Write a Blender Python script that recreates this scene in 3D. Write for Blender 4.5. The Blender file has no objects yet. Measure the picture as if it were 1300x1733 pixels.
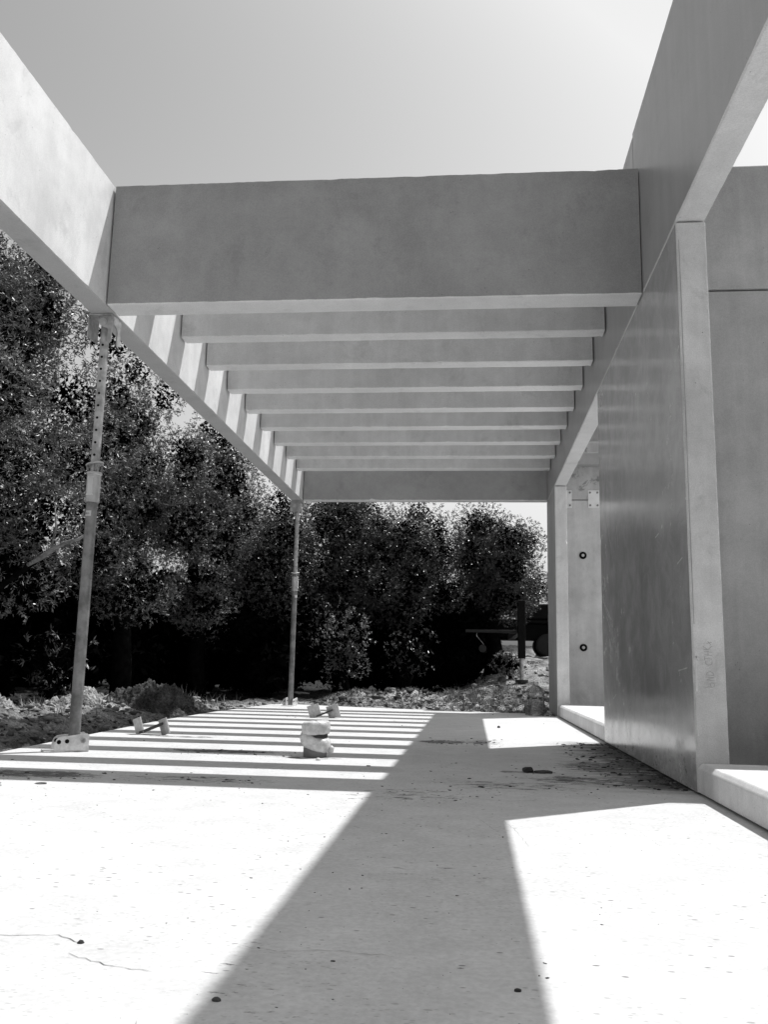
import bpy, bmesh, math, random
import numpy as np
from mathutils import Vector, Matrix, noise as mnoise

random.seed(7)
RNG = np.random.default_rng(11)
scene = bpy.context.scene
COL = scene.collection
scene.view_settings.view_transform = 'Standard'
scene.view_settings.look = 'None'
scene.view_settings.exposure = 0
scene.view_settings.gamma = 1
scene.cycles.use_denoising = True
scene.cycles.max_bounces = 6
scene.cycles.adaptive_threshold = 0.02
scene.cycles.transparent_max_bounces = 12

# ------------------------------------------------------------------ layout (metres)
XR, WT = 1.065, 0.153            # inner face of the right wall, its thickness
XL, LT = -2.430, 0.164           # inner face of the left edge beam, its thickness
ZB = 2.90                        # underside of edge beams, top of wall panels
ZT = 4.115                       # top of the wall beam
ZC = 3.757                       # top of the canopy beams
YP, YP2, YQ, YE = 4.474, 7.441, 11.390, 12.584
Y1, TB1 = 5.382, 0.203
Y2, ZB2, TB2, SP = 6.8625, 3.2365, 0.150, 0.7140
YFB = 12.437
ZS = 0.145
SUN_AZ, SUN_EL = 0.706, 1.117    # sun stands towards (cos, sin) of SUN_AZ

# ------------------------------------------------------------------ node helpers
class NT:
    def __init__(self, mat):
        self.t = mat.node_tree
        self.n = self.t.nodes
    def new(self, typ, **kw):
        nd = self.n.new(typ)
        for k, v in kw.items():
            setattr(nd, k, v)
        return nd
    def link(self, a, b):
        self.t.links.new(a, b)
    def setin(self, sock, v):
        if hasattr(v, 'is_linked') or isinstance(v, bpy.types.NodeSocket):
            self.link(v, sock)
        else:
            sock.default_value = v
    def math(self, op, a, b=0.0, clamp=False):
        m = self.new('ShaderNodeMath', operation=op)
        m.use_clamp = clamp
        self.setin(m.inputs[0], a)
        self.setin(m.inputs[1], b)
        return m.outputs[0]
    def ramp(self, v, lo, hi, a=0.0, b=1.0):
        m = self.new('ShaderNodeMapRange')
        m.interpolation_type = 'SMOOTHSTEP'
        m.clamp = True
        self.setin(m.inputs[0], v)
        m.inputs[1].default_value = lo
        m.inputs[2].default_value = hi
        m.inputs[3].default_value = a
        m.inputs[4].default_value = b
        return m.outputs[0]
    def noise(self, vec, scale, detail=4, rough=0.55, dist=0.0):
        n = self.new('ShaderNodeTexNoise')
        self.link(vec, n.inputs['Vector'])
        n.inputs['Scale'].default_value = scale
        n.inputs['Detail'].default_value = detail
        n.inputs['Roughness'].default_value = rough
        n.inputs['Distortion'].default_value = dist
        return n.outputs[0]
    def voro(self, vec, scale, feature='F1'):
        n = self.new('ShaderNodeTexVoronoi', feature=feature)
        self.link(vec, n.inputs['Vector'])
        n.inputs['Scale'].default_value = scale
        return n.outputs[0]
    def mapping(self, vec, scale=(1, 1, 1), loc=(0, 0, 0)):
        m = self.new('ShaderNodeMapping')
        self.link(vec, m.inputs[0])
        m.inputs['Scale'].default_value = scale
        m.inputs['Location'].default_value = loc
        return m.outputs[0]
    def mix(self, fac, a, b):
        # scalar mix a*(1-f)+b*f
        m = self.new('ShaderNodeMix', data_type='FLOAT')
        self.setin(m.inputs[0], fac)
        self.setin(m.inputs[2], a)
        self.setin(m.inputs[3], b)
        return m.outputs[0]

def new_mat(name):
    m = bpy.data.materials.new(name)
    m.use_nodes = True
    b = m.node_tree.nodes.get('Principled BSDF')
    return m, NT(m), b

def grey(v):
    return (v, v, v, 1.0)

def coords(k, rand=True):
    tc = k.new('ShaderNodeTexCoord')
    v = tc.outputs['Object']
    if rand:
        oi = k.new('ShaderNodeObjectInfo')
        add = k.new('ShaderNodeVectorMath', operation='ADD')
        mul = k.math('MULTIPLY', oi.outputs['Random'], 37.0)
        k.link(v, add.inputs[0])
        k.link(mul, add.inputs[1])
        v = add.outputs[0]
    return v

def concrete(name, base, rough=0.6, cloud=0.16, streak=0.06, pores=0.5, spec=0.35, bump=0.10, floor_dirt=0.0, stain=0.12):
    m, k, b = new_mat(name)
    v = coords(k)
    val = k.noise(v, 1.1, 6, 0.6, 0.4)
    c1 = k.ramp(val, 0.3, 0.72, 1.0 - cloud, 1.0 + cloud * 0.5)
    n2 = k.noise(v, 7.0, 6, 0.65)
    c2 = k.ramp(n2, 0.3, 0.7, 1.0 - cloud * 0.45, 1.0 + cloud * 0.35)
    n3 = k.noise(k.mapping(v, (9, 9, 0.6)), 1.0, 4, 0.6)
    c3 = k.ramp(n3, 0.35, 0.7, 1.0 - streak, 1.0 + streak)
    n4 = k.noise(v, 160.0, 2, 0.6)
    c4 = k.ramp(n4, 0.3, 0.7, 0.92, 1.08)
    tot = k.math('MULTIPLY', k.math('MULTIPLY', c1, c2), k.math('MULTIPLY', c3, c4))
    # small air holes, thinned out by a mask
    vo = k.voro(v, 26.0)
    holes = k.ramp(vo, 0.05, 0.12, 1.0, 0.0)
    msk = k.ramp(k.noise(v, 5.0, 2), 0.56, 0.64)
    holes = k.math('MULTIPLY', holes, msk)
    tot = k.math('MULTIPLY', tot, k.math('SUBTRACT', 1.0, k.math('MULTIPLY', holes, pores)))
    # rain marks and form stains
    st = k.ramp(k.noise(k.mapping(v, (2.0, 2.0, 1.5)), 1.7, 8, 0.75, 0.4), 0.54, 0.66, 0.0, stain)
    tot = k.math('MULTIPLY', tot, k.math('SUBTRACT', 1.0, st))
    # pale lime smears
    sm = k.ramp(k.noise(k.mapping(v, (3, 3, 1.3)), 2.2, 5, 0.7, 1.2), 0.66, 0.80, 0.0, 0.16)
    tot = k.math('ADD', tot, sm)
    if floor_dirt:
        bl = k.ramp(k.noise(k.mapping(v, (3.5, 3.5, 3.5)), 1.5, 5, 0.7, 0.8), 0.55, 0.62)
        tot = k.math('MULTIPLY', tot, k.math('SUBTRACT', 1.0, k.math('MULTIPLY', bl, floor_dirt)))
    colv = k.math('MULTIPLY', tot, base)
    comb = k.new('ShaderNodeCombineColor')
    for i in range(3):
        k.link(colv, comb.inputs[i])
    k.link(comb.outputs[0], b.inputs['Base Color'])
    rr = k.math('ADD', k.math('MULTIPLY', k.math('SUBTRACT', n2, 0.5), 0.25), rough)
    k.link(rr, b.inputs['Roughness'])
    b.inputs['Specular IOR Level'].default_value = spec
    bm_ = k.new('ShaderNodeBump')
    bm_.inputs['Strength'].default_value = bump
    bm_.inputs['Distance'].default_value = 0.01
    hh = k.math('SUBTRACT', k.math('ADD', k.math('MULTIPLY', n2, 0.5), k.math('MULTIPLY', n4, 0.25)), k.math('MULTIPLY', holes, 0.8))
    k.link(hh, bm_.inputs['Height'])
    k.link(bm_.outputs[0], b.inputs['Normal'])
    return m

def plain(name, v, rough=0.5, metal=0.0, spec=0.5, var=0.2, scale=8.0):
    m, k, b = new_mat(name)
    vec = coords(k)
    n = k.noise(vec, scale, 5, 0.65)
    c = k.ramp(n, 0.3, 0.7, v * (1 - var), v * (1 + var))
    comb = k.new('ShaderNodeCombineColor')
    for i in range(3):
        k.link(c, comb.inputs[i])
    k.link(comb.outputs[0], b.inputs['Base Color'])
    b.inputs['Roughness'].default_value = rough
    b.inputs['Metallic'].default_value = metal
    b.inputs['Specular IOR Level'].default_value = spec
    bp = k.new('ShaderNodeBump')
    bp.inputs['Strength'].default_value = 0.08
    bp.inputs['Distance'].default_value = 0.01
    k.link(n, bp.inputs['Height'])
    k.link(bp.outputs[0], b.inputs['Normal'])
    return m

def leaf_mat(name, v, var=0.5, rough=0.38, spec=0.5, trans=0.0):
    m, k, b = new_mat(name)
    g = k.new('ShaderNodeNewGeometry')
    tc = k.new('ShaderNodeTexCoord')
    n = k.noise(tc.outputs['Object'], 1.6, 3, 0.6)
    r = g.outputs['Random Per Island']
    c1 = k.ramp(n, 0.3, 0.7, 1 - var, 1 + var)
    c2 = k.math('ADD', k.math('MULTIPLY', r, 0.9), 0.55)
    c = k.math('MULTIPLY', k.math('MULTIPLY', c1, c2), v)
    comb = k.new('ShaderNodeCombineColor')
    for i in range(3):
        k.link(c, comb.inputs[i])
    k.link(comb.outputs[0], b.inputs['Base Color'])
    b.inputs['Roughness'].default_value = rough
    b.inputs['Specular IOR Level'].default_value = spec
    return m

def attr_soil(name):
    m, k, b = new_mat(name)
    at = k.new('ShaderNodeAttribute')
    at.attribute_name = 'shade'
    tc = k.new('ShaderNodeTexCoord')
    v = tc.outputs['Object']
    n1 = k.noise(v, 3.0, 8, 0.7)
    n2 = k.noise(v, 34.0, 5, 0.7)
    vo = k.voro(v, 22.0)
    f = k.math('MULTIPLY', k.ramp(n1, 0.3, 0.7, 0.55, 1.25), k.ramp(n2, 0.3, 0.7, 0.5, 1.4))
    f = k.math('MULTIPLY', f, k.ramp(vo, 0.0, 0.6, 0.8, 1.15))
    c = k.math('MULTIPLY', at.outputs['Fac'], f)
    comb = k.new('ShaderNodeCombineColor')
    for i in range(3):
        k.link(c, comb.inputs[i])
    k.link(comb.outputs[0], b.inputs['Base Color'])
    b.inputs['Roughness'].default_value = 0.95
    b.inputs['Specular IOR Level'].default_value = 0.1
    bp = k.new('ShaderNodeBump')
    bp.inputs['Strength'].default_value = 0.9
    bp.inputs['Distance'].default_value = 0.05
    k.link(k.math('ADD', k.math('MULTIPLY', n2, 0.6), k.math('MULTIPLY', vo, 0.5)), bp.inputs['Height'])
    k.link(bp.outputs[0], b.inputs['Normal'])
    return m

def floor_mat():
    m, k, b = new_mat('trowelled_floor')
    tc = k.new('ShaderNodeTexCoord')
    v = tc.outputs['Object']
    sep = k.new('ShaderNodeSeparateXYZ')
    k.link(v, sep.inputs[0])
    X, Y = sep.outputs[0], sep.outputs[1]
    n1 = k.noise(v, 0.9, 6, 0.6, 0.3)
    n2 = k.noise(k.mapping(v, (5, 9, 1)), 1.0, 6, 0.7)
    n3 = k.noise(v, 60, 3, 0.6)
    base = k.math('MULTIPLY', k.ramp(n1, 0.3, 0.7, 0.95, 1.04), k.ramp(n2, 0.3, 0.7, 0.975, 1.02))
    base = k.math('MULTIPLY', base, k.ramp(n3, 0.3, 0.7, 0.92, 1.06))
    base = k.math('MULTIPLY', base, k.ramp(k.noise(v, 5.0, 8, 0.75, 0.3), 0.36, 0.66, 0.93, 1.05))
    # specks: two sizes of pits stretched sideways by the trowel
    def specks(scale, lo, hi, mlo, mhi, seed):
        vm = k.mapping(v, (scale * 0.55, scale, 1), (seed, seed * 1.7, 0))
        vo = k.voro(vm, 1.0)
        s = k.ramp(vo, lo, hi, 1.0, 0.0)
        ms = k.ramp(k.noise(k.mapping(v, (1, 1, 1), (seed, 0, 0)), 2.3, 3, 0.7), mlo - 0.03, mhi - 0.03)
        return k.math('MULTIPLY', s, ms)
    s1 = specks(30, 0.08, 0.15, 0.44, 0.6, 3.1)
    s2 = specks(75, 0.12, 0.24, 0.46, 0.64, 9.2)
    s3 = specks(12, 0.035, 0.06, 0.36, 0.5, 5.7)
    sp = k.math('MAXIMUM', k.math('MULTIPLY', s1, 0.7), k.math('MAXIMUM', k.math('MULTIPLY', s2, 0.3), k.math('MULTIPLY', s3, 0.8)))
    base = k.math('MULTIPLY', base, k.math('SUBTRACT', 1.0, k.math('MULTIPLY', sp, 0.8)))
    # scuffed dirt
    dn = k.noise(k.mapping(v, (2.2, 7.0, 1)), 1.6, 7, 0.72, 0.6)
    fine = k.noise(k.mapping(v, (9, 26, 1)), 1.0, 6, 0.78)
    near_wall = k.math('MULTIPLY', k.ramp(X, 0.45, 1.02), k.math('MULTIPLY', k.ramp(Y, 4.35, 4.75), k.ramp(Y, 7.2, 7.7, 1.0, 0.0)))
    far_wall = k.math('MULTIPLY', k.ramp(X, 0.85, 1.05), k.ramp(Y, 11.2, 11.5))
    d_wall = k.math('MULTIPLY', k.math('MAXIMUM', near_wall, far_wall), k.ramp(k.math('ADD', dn, k.math('MULTIPLY', near_wall, 0.14)), 0.48, 0.60))
    tot = d_wall
    def blob(px, py, rx, ry, amt):
        dx = k.math('DIVIDE', k.math('SUBTRACT', X, px), rx)
        dy = k.math('DIVIDE', k.math('SUBTRACT', Y, py), ry)
        d = k.math('ADD', k.math('MULTIPLY', dx, dx), k.math('MULTIPLY', dy, dy))
        core = k.ramp(d, 0.0, 1.0, 1.0, 0.0)
        th = k.ramp(k.math('ADD', k.math('MULTIPLY', core, 0.26 * amt), fine), 0.70, 0.77)
        return k.math('MULTIPLY', th, k.ramp(core, 0.0, 0.25, 0.0, 0.9))
    for a in [(-2.17, 4.45, 0.50, 0.22, 1.2), (-1.35, 4.45, 0.7, 0.20, 0.8), (-1.62, 5.86, 0.55, 0.16, 1.3), (-1.0, 5.62, 0.35, 0.14, 1.0), (-2.2, 6.9, 0.5, 0.14, 1.0),
              (-0.22, 7.1, 0.3, 0.25, 1.2), (0.10, 7.15, 0.25, 0.3, 0.9), (-0.3, 4.15, 0.45, 0.35, 0.75), (0.2, 4.6, 0.6, 0.30, 0.8), (0.6, 4.9, 0.5, 0.3, 1.0),
              (0.75, 5.6, 0.35, 0.5, 1.1), (0.30, 5.2, 0.28, 0.10, 1.0), (-0.1, 2.6, 0.3, 0.2, 0.5), (-0.35, 1.7, 0.3, 0.3, 0.45), (-1.9, 8.6, 0.4, 0.2, 0.6)]:
        tot = k.math('MAXIMUM', tot, blob(*a))
    tot = k.math('MINIMUM', tot, 1.0)
    base = k.math('MULTIPLY', base, k.math('SUBTRACT', 1.0, k.math('MULTIPLY', tot, 0.86)))
    c = k.math('MULTIPLY', base, 0.575)
    comb = k.new('ShaderNodeCombineColor')
    for i in range(3):
        k.link(c, comb.inputs[i])
    k.link(comb.outputs[0], b.inputs['Base Color'])
    b.inputs['Roughness'].default_value = 0.75
    b.inputs['Specular IOR Level'].default_value = 0.2
    bp = k.new('ShaderNodeBump')
    bp.inputs['Strength'].default_value = 0.25
    bp.inputs['Distance'].default_value = 0.01
    k.link(k.math('SUBTRACT', k.math('ADD', k.math('MULTIPLY', n3, 0.3), k.math('MULTIPLY', n2, 0.4)), k.math('MULTIPLY', sp, 0.8)), bp.inputs['Height'])
    k.link(bp.outputs[0], b.inputs['Normal'])
    return m

def panel_mat():
    """Smooth steel-form concrete of the big wall panel: slightly shiny, streaked, scuffed at the foot."""
    m, k, b = new_mat('formed_panel_concrete')
    v = coords(k, False)
    sep = k.new('ShaderNodeSeparateXYZ')
    k.link(v, sep.inputs[0])
    Z = sep.outputs[2]
    n1 = k.noise(v, 1.0, 6, 0.6, 0.5)
    n2 = k.noise(k.mapping(v, (6, 6, 0.35)), 1.3, 5, 0.65)
    n3 = k.noise(v, 130, 3, 0.6)
    c = k.math('MULTIPLY', k.ramp(n1, 0.3, 0.7, 0.84, 1.08), k.ramp(n2, 0.3, 0.7, 0.975, 1.02))
    c = k.math('MULTIPLY', c, k.ramp(k.noise(v, 4.5, 7, 0.72, 0.6), 0.35, 0.68, 0.86, 1.10))
    c = k.math('MULTIPLY', c, k.ramp(n3, 0.3, 0.7, 0.92, 1.08))
    # thin pale scrapes
    sc = k.noise(k.mapping(v, (40, 40, 5)), 1.0, 2, 0.5, 0.4)
    sm = k.ramp(k.noise(v, 1.7, 2), 0.52, 0.66)
    c = k.math('ADD', c, k.math('MULTIPLY', k.math('MULTIPLY', k.ramp(sc, 0.70, 0.75), sm), 0.06))
    dust = k.math('MULTIPLY', k.ramp(Z, 0.05, 0.40, 1.0, 0.0), k.ramp(k.noise(k.mapping(v, (3, 3, 7)), 1.4, 7, 0.75), 0.42, 0.6))
    c = k.math('ADD', c, k.math('MULTIPLY', dust, 0.35))
    # mud splashes near the floor
    mud = k.math('MULTIPLY', k.ramp(Z, 0.02, 0.42, 1.0, 0.0), k.ramp(k.noise(k.mapping(v, (5, 5, 9)), 1.6, 6, 0.75), 0.55, 0.63))
    c = k.math('MULTIPLY', c, k.math('SUBTRACT', 1.0, k.math('MULTIPLY', mud, 0.6)))
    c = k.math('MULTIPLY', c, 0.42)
    comb = k.new('ShaderNodeCombineColor')
    for i in range(3):
        k.link(c, comb.inputs[i])
    k.link(comb.outputs[0], b.inputs['Base Color'])
    k.link(k.math('ADD', k.ramp(n1, 0.3, 0.7, 0.10, 0.20), k.ramp(k.noise(v, 6.0, 5, 0.7), 0.4, 0.7, 0.0, 0.12)), b.inputs['Roughness'])
    b.inputs['Specular IOR Level'].default_value = 0.5
    bp = k.new('ShaderNodeBump')
    bp.inputs['Strength'].default_value = 0.025
    bp.inputs['Distance'].default_value = 0.01
    k.link(n1, bp.inputs['Height'])
    k.link(bp.outputs[0], b.inputs['Normal'])
    return m

def clear_plastic():
    m, k, b = new_mat('clear_plastic')
    tr = k.new('ShaderNodeBsdfTransparent')
    tr.inputs[0].default_value = grey(0.74)
    gl = k.new('ShaderNodeBsdfGlossy')
    gl.inputs[0].default_value = grey(0.9)
    gl.inputs['Roughness'].default_value = 0.08
    fr = k.new('ShaderNodeFresnel')
    fr.inputs[0].default_value = 1.45
    tc = k.new('ShaderNodeTexCoord')
    n = k.noise(k.mapping(tc.outputs['Object'], (6, 6, 30)), 1.0, 4, 0.6)
    bp = k.new('ShaderNodeBump')
    bp.inputs['Strength'].default_value = 0.5
    bp.inputs['Distance'].default_value = 0.02
    k.link(n, bp.inputs['Height'])
    k.link(bp.outputs[0], gl.inputs['Normal'])
    k.link(bp.outputs[0], fr.inputs['Normal'])
    fac = k.math('ADD', k.math('MULTIPLY', fr.outputs[0], 0.9), 0.10, True)
    mx = k.new('ShaderNodeMixShader')
    k.link(fac, mx.inputs[0])
    k.link(tr.outputs[0], mx.inputs[1])
    k.link(gl.outputs[0], mx.inputs[2])
    k.link(mx.outputs[0], k.n['Material Output'].inputs[0])
    return m

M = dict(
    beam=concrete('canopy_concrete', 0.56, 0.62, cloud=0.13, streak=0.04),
    soffit=concrete('soffit_concrete', 0.78, 0.62, cloud=0.08, streak=0.02),  # lighter underside copy of beam and deep concrete, floor bounce put into the colour
    edgesoffit=concrete('edge_soffit_concrete', 0.52, 0.62, cloud=0.08, streak=0.02),  # darker underside copy of edge concrete, its shade put into the colour
    wallsoffit=concrete('wall_beam_soffit', 0.62, 0.62, cloud=0.10, streak=0.02),  # lighter underside copy of wall beam concrete, bounce light painted in
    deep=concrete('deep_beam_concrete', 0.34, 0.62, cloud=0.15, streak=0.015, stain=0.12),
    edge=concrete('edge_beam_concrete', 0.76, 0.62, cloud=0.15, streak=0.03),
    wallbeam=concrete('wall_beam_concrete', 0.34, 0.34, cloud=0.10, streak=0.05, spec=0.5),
    inner=concrete('partition_concrete', 0.42, 0.6),
    innerpale=concrete('pale_partition_concrete', 0.70, 0.6),
    blotched=concrete('blotched_concrete', 0.52, 0.7, floor_dirt=0.45),
    step=concrete('step_concrete', 0.68, 0.6),
    panel=panel_mat(),
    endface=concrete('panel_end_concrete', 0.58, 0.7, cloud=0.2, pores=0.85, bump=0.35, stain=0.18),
    floor=floor_mat(),
    crack=plain('crack_dark', 0.16, 0.9),
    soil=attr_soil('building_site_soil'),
    stone=leaf_mat('rubble_stone', 0.21, 0.5, 0.95, 0.1),
    darkstone=plain('dark_soil_clod', 0.06, 0.95, var=0.5, scale=9, spec=0.1),
    gritstone=leaf_mat('grit_grains', 0.34, 0.4, 0.95, 0.1),
    whitestone=plain('pale_stone', 0.6, 0.9, var=0.2, spec=0.1),
    galv=plain('galvanised_steel', 0.46, 0.45, 0.5, var=0.3, scale=14),
    tube=plain('weathered_steel_tube', 0.24, 0.45, 0.6, var=0.35, scale=10),
    bright=plain('zinc_plated_steel', 0.55, 0.4, 0.6, var=0.15),
    foot=plain('foot_zinc', 0.62, 0.55, 0.25, var=0.2, scale=20),
    hole=plain('hole_dark', 0.012, 0.9, spec=0.0),
    platepaint=plain('primed_steel_plate', 0.88, 0.5, var=0.04),
    paint=plain('white_sticker', 0.6, 0.6, var=0.1),
    ink=plain('dark_ink', 0.03, 0.7),
    pencil=plain('pencil_mark', 0.26, 0.8),
    scrape=plain('pale_scrape', 0.42, 0.7, var=0.35, scale=40),
    wrap=plain('wrapping_film', 0.62, 0.32, var=0.25, scale=22),
    pipestub=plain('grey_plastic_pipe', 0.17, 0.5),
    pipe=plain('dark_plastic_pipe', 0.10, 0.5),
    plastic=clear_plastic(),
    cap=plain('bottle_cap', 0.5, 0.4),
    timber=plain('dark_timber', 0.05, 0.8, var=0.4),
    spacer=plain('spacer_plate', 0.50, 0.6, var=0.2, scale=30),
    black=plain('black_machine_paint', 0.004, 0.6, var=0.4, spec=0.15),  # near-black so the machine's colour holds the deep tree shade
    darkmetal=plain('dark_machine_steel', 0.025, 0.5, 0.3),
    tyre=plain('tyre_rubber', 0.02, 0.8),
    bark=plain('tree_bark', 0.006, 0.95, var=0.5, scale=12, spec=0.0),  # trunks go near-black: the shade under the crowns is put into the colour
    palebark=plain('pale_bark', 0.30, 0.9, var=0.4, scale=12, spec=0.1),
    leaf=leaf_mat('glossy_leaf', 0.15, 0.6, 0.36, 0.35),
    leaf2=leaf_mat('olive_leaf', 0.07, 0.55, 0.32, 0.45),  # darker copy of the leaf tone, backlit shade painted into the rear crowns
    leafpale=leaf_mat('pale_leaf', 0.17, 0.5, 0.34, 0.4),
    leafdark=leaf_mat('shaded_inner_leaf', 0.0035, 0.4, 0.9, 0.0),  # almost black leaves, deep crown shade painted as their colour
    grass=leaf_mat('dry_grass', 0.22, 0.4, 0.7, 0.2),
)

# ------------------------------------------------------------------ object helpers
def tag(o, label=None, cat=None, group=None, kind=None):
    if label: o['label'] = label
    if cat: o['category'] = cat
    if group: o['group'] = group
    if kind is None and label: kind = 'thing'
    if kind: o['kind'] = kind
    return o

def empty(name, loc, label, cat, group=None, rz=0.0):
    o = bpy.data.objects.new(name, None)
    o.empty_display_size = 0.1
    o.location = loc
    o.rotation_euler = (0, 0, rz)
    COL.objects.link(o)
    return tag(o, label, cat, group)

def link_mesh(name, me, mats, parent=None, loc=None):
    if not isinstance(mats, (list, tuple)): mats = [mats]
    for m in mats: me.materials.append(m)
    o = bpy.data.objects.new(name, me)
    COL.objects.link(o)
    if parent: o.parent = parent
    if loc: o.location = loc
    return o

def bm_obj(name, bm, mats, parent=None, smooth=False, loc=None):
    bmesh.ops.recalc_face_normals(bm, faces=bm.faces)
    me = bpy.data.meshes.new(name)
    bm.to_mesh(me)
    bm.free()
    if smooth:
        for p in me.polygons: p.use_smooth = True
        try: me.set_sharp_from_angle(angle=math.radians(38))
        except Exception: pass
    return link_mesh(name, me, mats, parent, loc)

def box(bm, x0, x1, y0, y1, z0, z1, bev=0.0, seg=2, mi=0, rot=None):
    b2 = bmesh.new()
    bmesh.ops.create_cube(b2, size=1.0)
    for v in b2.verts:
        v.co = Vector(((x0 + x1) / 2 + v.co.x * (x1 - x0), (y0 + y1) / 2 + v.co.y * (y1 - y0), (z0 + z1) / 2 + v.co.z * (z1 - z0)))
    if bev > 0:
        bmesh.ops.bevel(b2, geom=list(b2.edges), offset=bev, segments=seg, affect='EDGES', profile=0.5)
    if rot is not None:
        for v in b2.verts: v.co = rot @ v.co
    merge(bm, b2, mi)

def merge(bm, b2, mi=0):
    mp = {}
    for v in b2.verts: mp[v] = bm.verts.new(v.co)
    for f in b2.faces:
        try:
            nf = bm.faces.new([mp[v] for v in f.verts])
            nf.material_index = mi
            nf.smooth = f.smooth
        except ValueError:
            pass
    b2.free()

def cyl(bm, p0, p1, r0, r1=None, n=20, mi=0, cap=True, smooth=True):
    r1 = r0 if r1 is None else r1
    p0, p1 = Vector(p0), Vector(p1)
    d = (p1 - p0).normalized()
    a = d.orthogonal().normalized()
    c = d.cross(a)
    ra, rb = [], []
    for i in range(n):
        t = 2 * math.pi * i / n
        u = a * math.cos(t) + c * math.sin(t)
        ra.append(bm.verts.new(p0 + u * r0))
        rb.append(bm.verts.new(p1 + u * r1))
    for i in range(n):
        f = bm.faces.new((ra[i], ra[(i + 1) % n], rb[(i + 1) % n], rb[i]))
        f.material_index = mi
        f.smooth = smooth
    if cap:
        bm.faces.new(list(reversed(ra))).material_index = mi
        bm.faces.new(rb).material_index = mi

def tube(bm, pts, rad, n=10, mi=0):
    pts = [Vector(p) for p in pts]
    rings = []
    ref = None
    for i, p in enumerate(pts):
        d = (pts[min(i + 1, len(pts) - 1)] - pts[max(i - 1, 0)]).normalized()
        if ref is None: ref = d.orthogonal().normalized()
        a = (ref - d * ref.dot(d)).normalized()
        ref = a
        c = d.cross(a)
        rings.append([bm.verts.new(p + (a * math.cos(2 * math.pi * j / n) + c * math.sin(2 * math.pi * j / n)) * rad[i]) for j in range(n)])
    for i in range(len(rings) - 1):
        for j in range(n):
            f = bm.faces.new((rings[i][j], rings[i][(j + 1) % n], rings[i + 1][(j + 1) % n], rings[i + 1][j]))
            f.material_index = mi
            f.smooth = True
    for r, rev in ((rings[0], True), (rings[-1], False)):
        f = bm.faces.new(list(reversed(r)) if rev else r)
        f.material_index = mi

def lathe(bm, prof, cx=0, cy=0, n=28, mi=0, wob=None):
    rings = []
    for (r, z) in prof:
        ring = []
        for j in range(n):
            t = 2 * math.pi * j / n
            rr, zz = r, z
            if wob: rr, zz = wob(r, z, t)
            ring.append(bm.verts.new((cx + rr * math.cos(t), cy + rr * math.sin(t), zz)))
        rings.append(ring)
    for i in range(len(rings) - 1):
        for j in range(n):
            f = bm.faces.new((rings[i][j], rings[i][(j + 1) % n], rings[i + 1][(j + 1) % n], rings[i + 1][j]))
            f.material_index = mi
            f.smooth = True
    bm.faces.new(list(reversed(rings[0]))).material_index = mi
    bm.faces.new(rings[-1]).material_index = mi

def chip_box(bm, x0, x1, y0, y1, z0, z1, axis='x', bev=0.008, step=0.035, chip=0.02, seed=0):
    """A cast beam: a rectangular bar along one axis whose four long arrises are slightly ragged and chipped."""
    rg = random.Random(seed)
    lim = {'x': (x0, x1), 'y': (y0, y1), 'z': (z0, z1)}
    oth = [a for a in 'xyz' if a != axis]
    (a0, a1), (b0, b1), (c0, c1) = lim[axis], lim[oth[0]], lim[oth[1]]
    n = max(4, int((a1 - a0) / step))
    chips = [[0.0] * (n + 1) for _ in range(4)]
    for k in range(4):
        for _ in range(max(2, int((a1 - a0) * 1.6))):
            i = rg.randrange(1, n)
            d = chip * rg.random() ** 2.5
            for j in range(-1, 2):
                if 0 < i + j < n: chips[k][i + j] = max(chips[k][i + j], d * (1 if j == 0 else rg.uniform(0.1, 0.8)))
    rings = []
    for i in range(n + 1):
        a = a0 + (a1 - a0) * i / n
        if 0 < i < n: a += rg.uniform(-0.3, 0.3) * step
        e = [bev * rg.uniform(0.75, 1.3) + chips[k][i] for k in range(4)]
        pts = [(b0 + e[0], c0), (b1 - e[1], c0), (b1, c0 + e[1]), (b1, c1 - e[2]), (b1 - e[2], c1), (b0 + e[3], c1), (b0, c1 - e[3]), (b0, c0 + e[0])]
        ring = []
        for (b, c) in pts:
            d = {axis: a, oth[0]: b, oth[1]: c}
            ring.append(bm.verts.new((d['x'], d['y'], d['z'])))
        rings.append(ring)
    for i in range(n):
        for j in range(8):
            bm.faces.new((rings[i][j], rings[i][(j + 1) % 8], rings[i + 1][(j + 1) % 8], rings[i + 1][j]))
    bm.faces.new(list(reversed(rings[0])))
    bm.faces.new(rings[-1])

def prism(bm, poly, axis, a0, a1, mi=0):
    """poly: 2-D outline, extruded along axis ('x','y','z') from a0 to a1."""
    def P(u, w, a):
        return {'x': (a, u, w), 'y': (u, a, w), 'z': (u, w, a)}[axis]
    v0 = [bm.verts.new(P(u, w, a0)) for u, w in poly]
    v1 = [bm.verts.new(P(u, w, a1)) for u, w in poly]
    n = len(poly)
    for i in range(n):
        bm.faces.new((v0[i], v0[(i + 1) % n], v1[(i + 1) % n], v1[i])).material_index = mi
    bm.faces.new(list(reversed(v0))).material_index = mi
    bm.faces.new(v1).material_index = mi

def soffit(o, mat):  # downward faces get a tone with their light painted in
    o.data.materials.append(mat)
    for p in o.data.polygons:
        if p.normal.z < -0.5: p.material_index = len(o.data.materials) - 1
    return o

def block(name, dims, mat, label, cat, bev=0.008, group=None, cuts=None):
    bm = bmesh.new()
    box(bm, *dims, bev=bev)
    o = bm_obj(name, bm, mat)
    return tag(o, label, cat, group)

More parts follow.
